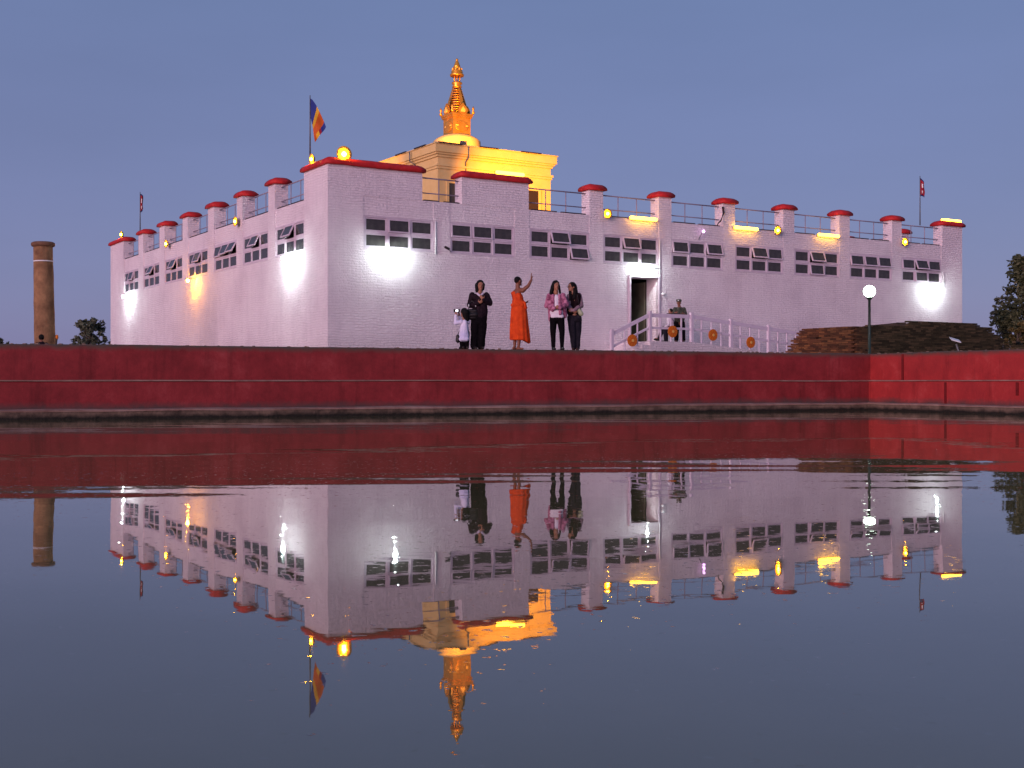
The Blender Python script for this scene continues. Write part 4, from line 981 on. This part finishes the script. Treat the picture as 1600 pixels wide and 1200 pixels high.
m_ = MB(); m_.capsule(p(726, 504), .085, p(725.5, 516), .105); m_.capsule(p(725, 518), .115, p(724.8, 524), .128); m_.capsule(p(720, 529.8), .066, p(729.5, 529.8), .066); m_.capsule(p(721, 529.8, .07), .06, p(729, 529.8, .07), .06); m_.capsule(p(721, 529.8, -.07), .06, p(729, 529.8, -.07), .06); m_.capsule(p(725, 524), .128, p(725, 527), .125); o.limb([s1, e1, w1], [.055, .048, .036], m_); o.limb([s2, e2, w2], [.055, .048, .036], m_)
o.garment(m_, 'coat', 'bluewhite', .012, .012)
m_ = MB(); [o.limb([a, b, c], [.075, .068, .058], m_) for a, b, c in legs]; o.garment(m_, 'trousers', 'black', .012, .006)
for a, b, c in legs: m_ = MB(); o.foot(Vector((c.x, c.y, .06)), (-.5, .8), m_, .2, .04); o.garment(m_, 'shoe', 'shoe', .012, 0)
o.hair([(o.hc - o.f * .05, .09, p(728.5, 497), .075), (p(728.5, 494), .07, p(729, 500), .055)])
q = thing('camera', 'small compact camera with a bright screen in the child\'s hands', 'camera', o.loc + p(713.8, 485.5, .02))
m_ = MB(); m_.box(-.075, .075, -.012, .014, -.035, .04); m_.build('camera_body', M['leather'], q); m_ = MB(); m_.box(-.030, .030, -.016, -.0122, -.022, .026); m_.build('screen', M['screen'], q)
m_ = MB(); m_.lathe([(.025, 0), (.025, .03)], n=12); l_ = m_.build('lens', M['leather'], q); l_.rotation_euler = (-pi / 2, 0, 0); l_.location = (0, .012, 0)
q = thing('shoulder_bag', 'small dark bag hanging low beside the child', 'bag', o.loc + p(715.5, 529, -.05))
m_ = MB(); m_.capsule((0, 0, .05), .045, (0, 0, -.05), .055); me = remesh(m_, .012, 2); me.materials.append(M['leather']); link('bag_body', me, q)
m_ = MB(); m_.tube([(0, .02, .09), (.08, .0, .26), (.16, .02, .42)], .008, 6); m_.build('strap', M['leather'], q)

# --- woman in pink cardigan
Y = walk_Y(870); ft = 596 - (1.5 - CAMZ) / Y * F
o = Person('woman in pink patterned cardigan, white top and black leggings, hands folded', 870, ft, Y); p = o.p
o.head(868.6, 446.3, (.35, -.93), .235); nb = p(868.5, 457); o.neck(nb)
s1 = p(858.5, 462); s2 = p(879.5, 462); e1 = p(854.3, 478, .02); w1 = p(866, 482.5, -.17); e2 = p(885.5, 475.5, .0); w2 = p(874, 481.5, -.18)
o.limb([p(870, 497), p(869.5, 480), p(869, 464)], [.085, .08, .075]); o.limb([s1, e1, w1], [.048, .038, .027]); o.limb([s2, e2, w2], [.048, .038, .027])
o.hand(w1, (1, -.05, .05), (0, .8, .4), 1, .92, .8); o.hand(w2, (-1, -.05, .0), (0, .8, .4), -1, .92, .8)
legs = []
for hx_, kx, ax in ((864.8, 864, 864.8), (876, 878.3, 878)):
    an = p(ax, ft - 5); o.limb([p(hx_, 498), p(kx, 520), an], [.08, .056, .036]); o.foot(an, (.2, -.95), None, .2, .032); legs.append((p(hx_, 498), p(kx, 520), p(ax, ft - 4)))
o.done()
m_ = MB(); m_.capsule(p(869, 466), .10, p(869, 480), .113); m_.capsule(p(866, 488), .118, p(873, 488), .118); m_.capsule(p(864, 494.5), .068, p(877, 494.5), .068); m_.capsule(p(864, 494.5, -.05), .06, p(877, 494.5, -.05), .06); m_.capsule(p(865, 494.5, .05), .06, p(876, 494.5, .05), .06); o.garment(m_, 'top', 'whitecloth', .012, .006)
m_ = MB(); m_.capsule(p(859.5, 465, .02), .078, p(861.5, 480, .01), .085); m_.capsule(p(878.5, 465, .02), .078, p(878, 480, .01), .088); m_.capsule(p(869, 464, .07), .09, p(869, 492, .07), .12)
m_.capsule(p(861, 480, .01), .085, p(860.5, 499.5, .04), .060); m_.capsule(p(879, 480, .01), .088, p(882, 493, .04), .070)
m_.capsule(p(864.5, 462, -.05), .04, p(863.5, 485, -.10), .045); m_.capsule(p(874, 462, -.05), .04, p(875, 490, -.10), .045)
o.limb([s1, e1, w1], [.070, .062, .045], m_); o.limb([s2, e2, w2], [.070, .062, .045], m_); o.garment(m_, 'cardigan', 'pinkcloth', .012, .013)
m_ = MB(); [o.limb([a, b, c], [.098, .068, .046], m_) for a, b, c in legs]; m_.capsule(p(865.5, 497.5), .105, p(875.5, 497.5), .105); o.garment(m_, 'leggings', 'black', .011, .005)
for a, b, c in legs: m_ = MB(); o.foot(Vector((c.x, c.y, .06)), (.2, -.95), m_, .24, .040); o.garment(m_, 'shoe', 'shoe', .012, 0)
o.hair([(o.hc - o.f * .06, .09, p(865.5, 460, .05), .07), (o.hc - o.l * .08, .045, p(860.5, 459, -.03), .040), (o.hc + o.l * .08 - o.f * .01, .03, p(875, 458, -.02), .028)])

# --- woman in dark vest
Y = walk_Y(898); ft = 596 - (1.5 - CAMZ) / Y * F
o = Person('long haired woman in black vest and dark jeans looking left at her companion', 899, ft, Y + .12); p = o.p; ft2 = ft
o.head(893.2, 448.6, (-.80, -.60), .23); nb = p(896, 458); o.neck(nb)
s1 = p(889, 463, -.05); s2 = p(905, 461, .04); e1 = p(888, 478, -.08); w1 = p(893, 486, -.20); e2 = p(908, 477, -.02); w2 = p(896.5, 485.5, -.20)
o.limb([p(897.5, 497), p(897, 480), p(897, 464)], [.085, .08, .075]); o.limb([s1, e1, w1], [.048, .038, .027]); o.limb([s2, e2, w2], [.048, .038, .027])
o.hand(w1, (.8, -.05, -.35), (0, .8, .4), 1, .92, .8); o.hand(w2, (-1, -.05, -.2), (0, .8, .4), -1, .92, .8)
legs = []
for hx_, kx, ax, dy in ((893, 894.5, 896.5, 0), (902.5, 903, 902.8, .06)):
    an = p(ax, ft - 5, dy); o.limb([p(hx_, 498, dy), p(kx, 520, dy), an], [.09, .066, .038]); o.foot(an, (-.2, -.95), None, .2, .033); legs.append((p(hx_, 498, dy), p(kx, 520, dy), p(ax, ft - 4, dy)))
o.done()
m_ = MB(); o.limb([s1, e1, w1], [.064, .056, .042], m_); o.limb([s2, e2, w2], [.064, .056, .042], m_); o.garment(m_, 'sleeves', 'lilac', .012, .008)
m_ = MB(); m_.capsule(p(892, 464.5), .095, p(893, 487), .115); m_.capsule(p(902.5, 463), .09, p(901, 486), .115); m_.capsule(p(905.5, 464, .06), .062, p(908.8, 478, .07), .05); m_.capsule(p(890, 480, -.05), .09, p(891, 487, -.06), .095); o.garment(m_, 'vest', 'vest', .012, .013)
m_ = MB(); m_.capsule(p(892.5, 497), .105, p(902.5, 497), .105)
for a, b, c in legs: o.limb([a, b, c], [.110, .082, .056], m_)
o.garment(m_, 'jeans', 'jeans', .012, .008)
for a, b, c in legs: m_ = MB(); o.foot(Vector((c.x, c.y, .06)), (-.2, -.95), m_, .23, .040); o.garment(m_, 'shoe', 'boot', .012, 0)
o.hair([(o.hc - o.f * .06, .092, p(898.5, 459, .04), .075), (p(898.5, 455, -.02), .06, p(897, 466, -.06), .05), (p(890, 456, -.08), .03, p(890.5, 469, -.12), .028)])
for sg in (-1, 1):
    m_ = MB(); c = o.hc + o.f * .100 + o.l * sg * .034 + o.up * .008; m_.tube([c + o.R @ Vector((cos(a) * .024, 0, sin(a) * .020)) for a in [k_ * pi / 5 for k_ in range(11)]], .0035, 5); m_.build('glasses', M['eye'], o.t)
q = thing('shoulder_bag', 'pale green shoulder bag at the hip of the woman in the black vest', 'bag', o.loc + p(905.5, 488, -.10))
m_ = MB(); m_.capsule((-.03, 0, .05), .055, (.035, 0, -.04), .060); me = remesh(m_, .012, 2); me.materials.append(noisy('pale_green_canvas', (.30, .34, .20), (.42, .44, .30), 9)); link('bag_body', me, q)
m_ = MB(); m_.tube([(0, 0, .09), (-.03, -.05, .25), (-.06, -.02, .42)], .010, 6); m_.build('strap', M['leather'], q)

# --- guard behind the railing
gl = hy(1061, 500, -1.2); gw = to_world(gl); Y = gw.y
fy = 596 - (ZLD - CAMZ) / Y * F
o = Person('guard in green uniform and cap behind the landing railing, arms folded over a rifle', 1061.5, fy, Y, 'skin_dark'); p = o.p; kk = (fy - 467) / 72.0
def gy(v): return 467 + (v - 467) * (fy - 467) / (535 - 467)
o.head(1060.8, gy(473.2), (-.35, -.93), .225); nb = p(1061.5, gy(480)); o.neck(nb)
s1 = p(1054.5, gy(483)); s2 = p(1069, gy(483)); e1 = p(1053, gy(491.5), -.05); e2 = p(1070.6, gy(491), -.04); w1 = p(1063, gy(491), -.20); w2 = p(1058.5, gy(489.5), -.22)
o.limb([p(1061.5, gy(505)), p(1061.5, gy(495)), p(1061.5, gy(485))], [.09, .09, .085]); o.limb([s1, e1, w1], [.05, .042, .03]); o.limb([s2, e2, w2], [.05, .042, .03])
o.hand(w1, (1, -.1, .1), (0, 1, .1), 1, .95, .8); o.hand(w2, (-1, -.1, .1), (0, 1, .1), -1, .95, .8)
legs = []
for hx_, ax in ((1057, 1056.8), (1066, 1067.8)):
    an = p(ax, fy - 4); o.limb([p(hx_, gy(505)), p((hx_ + ax) / 2, gy(519)), an], [.09, .065, .04]); o.foot(an, (-.2, -.95), None, .2, .035); legs.append((p(hx_, gy(505)), p((hx_ + ax) / 2, gy(519)), an))
o.done()
m_ = MB(); m_.capsule(p(1057.5, gy(486)), .105, p(1059, gy(500)), .125); m_.capsule(p(1066, gy(486)), .105, p(1064.5, gy(500)), .125); m_.capsule(p(1058, gy(482)), .06, p(1065, gy(482)), .06); m_.capsule(p(1061.5, gy(484)), .11, p(1061.5, gy(500)), .12); o.limb([s1, e1, w1], [.078, .070, .052], m_); o.limb([s2, e2, w2], [.078, .070, .052], m_); o.garment(m_, 'uniform_jacket', 'uniform', .013, .012)
m_ = MB(); [o.limb([a, b, c], [.112, .092, .078], m_) for a, b, c in legs]; o.garment(m_, 'uniform_trousers', 'black', .013, .008)
for a, b, c in legs: m_ = MB(); o.foot(Vector((c.x, c.y, .14)), (-.2, -.95), m_, .27, .055); o.garment(m_, 'boot', 'boot', .013, 0)
m_ = MB(); c = o.hc; m_.lathe([(.098, .045), (.100, .075), (.104, .115), (.07, .135), (.01, .138)], c, 20); cp = m_.build('cap', M['uniform'], o.t, True)
m_ = MB(); m_.ell(c + o.f * .095 + Vector((0, 0, .048)), (.07, .055, .010), o.R, 14, 6); m_.build('cap_peak', M['uniform'], cp, True)
m_ = MB(); m_.ell(c + o.f * .100 + Vector((0, 0, .085)), (.022, .008, .02), o.R, 10, 6); m_.build('cap_badge', M['fwhite'], cp, True)
q = thing('rifle', 'dark rifle held level across the guard\'s folded arms', 'rifle', o.loc + p(1054, gy(491), -.26))
m_ = MB(); m_.tube([(-.33, -.02, .02), (-.05, 0, 0)], .014, 8); m_.build('barrel', M['darkbar'], q, True)
m_ = MB(); m_.bar((-.08, 0, 0), (.18, .01, 0), .035, .065); m_.build('receiver', M['darkbar'], q); m_ = MB(); m_.bar((.18, .01, -.005), (.42, .02, -.05), .035, .09); m_.build('stock', M['bark'], q)
m_ = MB(); m_.bar((.02, 0, -.03), (-.03, 0, -.17), .025, .05); m_.build('magazine', M['darkbar'], q); m_ = MB(); m_.tube([(-.2, -.01, 0), (-.12, -.03, -.22), (.02, -.02, -.3), (.25, .02, -.06)], .010, 6); m_.build('sling', M['vest'], q)

# --- person seated beside the guard
sl = hy(1043, 500, -.75); sw = to_world(sl); Y = sw.y; fy = 596 - (ZLD - CAMZ) / Y * F
def sy_(v): return fy - (535 - v) * (Y / 46.0) ** -1
o = Person('seated person in pale shirt and dark trousers behind the landing railing, one leg stretched out', 1042, fy, Y); p = o.p
o.head(1047.6, sy_(487), (-.75, -.55), .225, -.05); nb = p(1048.2, sy_(495)); o.neck(nb)
s1 = p(1045.5, sy_(498), -.14); s2 = p(1050, sy_(498), .14); hp1 = p(1048, sy_(514), -.09); hp2 = p(1049, sy_(514), .09)
k1 = p(1038, sy_(514.5), -.16); k2 = p(1036.5, sy_(513), .1); a1 = p(1039.5, fy - 3.5, -.16); a2 = p(1030, fy - 6, .1)
e1 = p(1044, sy_(507), -.2); w1 = p(1039, sy_(510.5), -.2); e2 = p(1047, sy_(507), .2); w2 = p(1040, sy_(510.5), .14)
o.limb([p(1048.5, sy_(512)), p(1048, sy_(505)), p(1047.6, sy_(499))], [.09, .09, .085]); o.limb([s1, e1, w1], [.05, .04, .028]); o.limb([s2, e2, w2], [.05, .04, .028])
o.hand(w1, (-1, 0, -.2), (0, 0, -1), 1, .95, .5); o.hand(w2, (-1, 0, -.2), (0, 0, -1), -1, .95, .5)
o.limb([hp1, k1, a1], [.085, .06, .038]); o.limb([hp2, k2, a2], [.085, .06, .038]); o.foot(a1, (-1, -.2)); 
o.b.capsule(a2, .04, a2 + Vector((-.13, -.02, .02)), .03); o.done()
m_ = MB(); m_.capsule(p(1048.5, sy_(510)), .145, p(1047.6, sy_(500)), .14); o.limb([s1, e1, w1], [.07, .06, .042], m_); o.limb([s2, e2, w2], [.07, .06, .042], m_); o.garment(m_, 'shirt', 'shirt', .013, .01)
m_ = MB(); o.limb([hp1, k1, a1], [.11, .088, .065], m_); o.limb([hp2, k2, a2], [.11, .088, .065], m_); m_.capsule(hp1, .12, hp2, .12); o.garment(m_, 'trousers', 'jeans', .013, .008)
m_ = MB(); o.foot(Vector((a1.x, a1.y, .09)), (-1, -.2), m_, .27, .05); o.garment(m_, 'boot', 'shoe', .013, 0)
m_ = MB(); m_.capsule(a2 + Vector((.03, 0, -.02)), .055, a2 + Vector((-.16, -.02, -.01)), .042); o.garment(m_, 'boot', 'shoe', .013, 0)
o.hair([])
ch = thing('stool', 'plain wooden stool under the seated person', 'stool', o.loc + p(1049, fy))
hz = hp1.z - .115
m_ = MB(); m_.box(-.2, .2, -.18, .18, hz - .05, hz); m_.build('seat', M['bark'], ch)
for a in (-1, 1):
    for b in (-1, 1): m_ = MB(); m_.bar((a * .16, b * .14, 0), (a * .15, b * .13, hz - .05), .04, .04); m_.build('leg', M['bark'], ch)

# --- distant person, only the head shows above the wall beside the stone pillar
Y = 41.5; o = Person('dark head of a person sitting behind the wall, before the stone pillar', 65, 596 - .746 / Y * F, Y, 'skin_dark'); p = o.p
z0 = 0; hd = 528.3
o.head(64.7, hd, (-.3, .9), .23); nb = p(65, hd + 7); o.neck(nb)
gz = o.p(65, 596 - .746 / Y * F).z
sh = nb.z - .06; hipz = .12
o.limb([Vector((0, .05, hipz)), Vector((0, .02, .3)), Vector((nb.x, 0, sh))], [.14, .12, .11])
for sg in (-1, 1):
    kn = Vector((sg * .16, .40, .32)); an = Vector((sg * .10, .52, .06)); sd = Vector((nb.x + sg * .16, 0, sh)); e_ = Vector((sg * .22, .22, .25)); wv = Vector((sg * .1, .40, .33))
    o.limb([Vector((sg * .08, .05, hipz)), kn, an], [.085, .06, .04]); o.foot(an, (0, 1)); o.limb([sd, e_, wv], [.05, .04, .028]); o.hand(wv, (-sg, .3, 0), (0, 0, -1), sg, .95, .6)
o.done()
m_ = MB(); m_.capsule(Vector((0, .05, .15)), .155, Vector((nb.x, .01, sh - .02)), .135)
for sg in (-1, 1): o.limb([Vector((nb.x + sg * .16, 0, sh)), Vector((sg * .22, .22, .25)), Vector((sg * .1, .40, .33))], [.07, .06, .045], m_)
o.garment(m_, 'jacket', 'jacket', .015, 0)
m_ = MB()
for sg in (-1, 1): o.limb([Vector((sg * .08, .05, .13)), Vector((sg * .16, .40, .32)), Vector((sg * .10, .52, .08))], [.10, .08, .06], m_)
o.garment(m_, 'trousers', 'black', .015, 0); o.hair([])
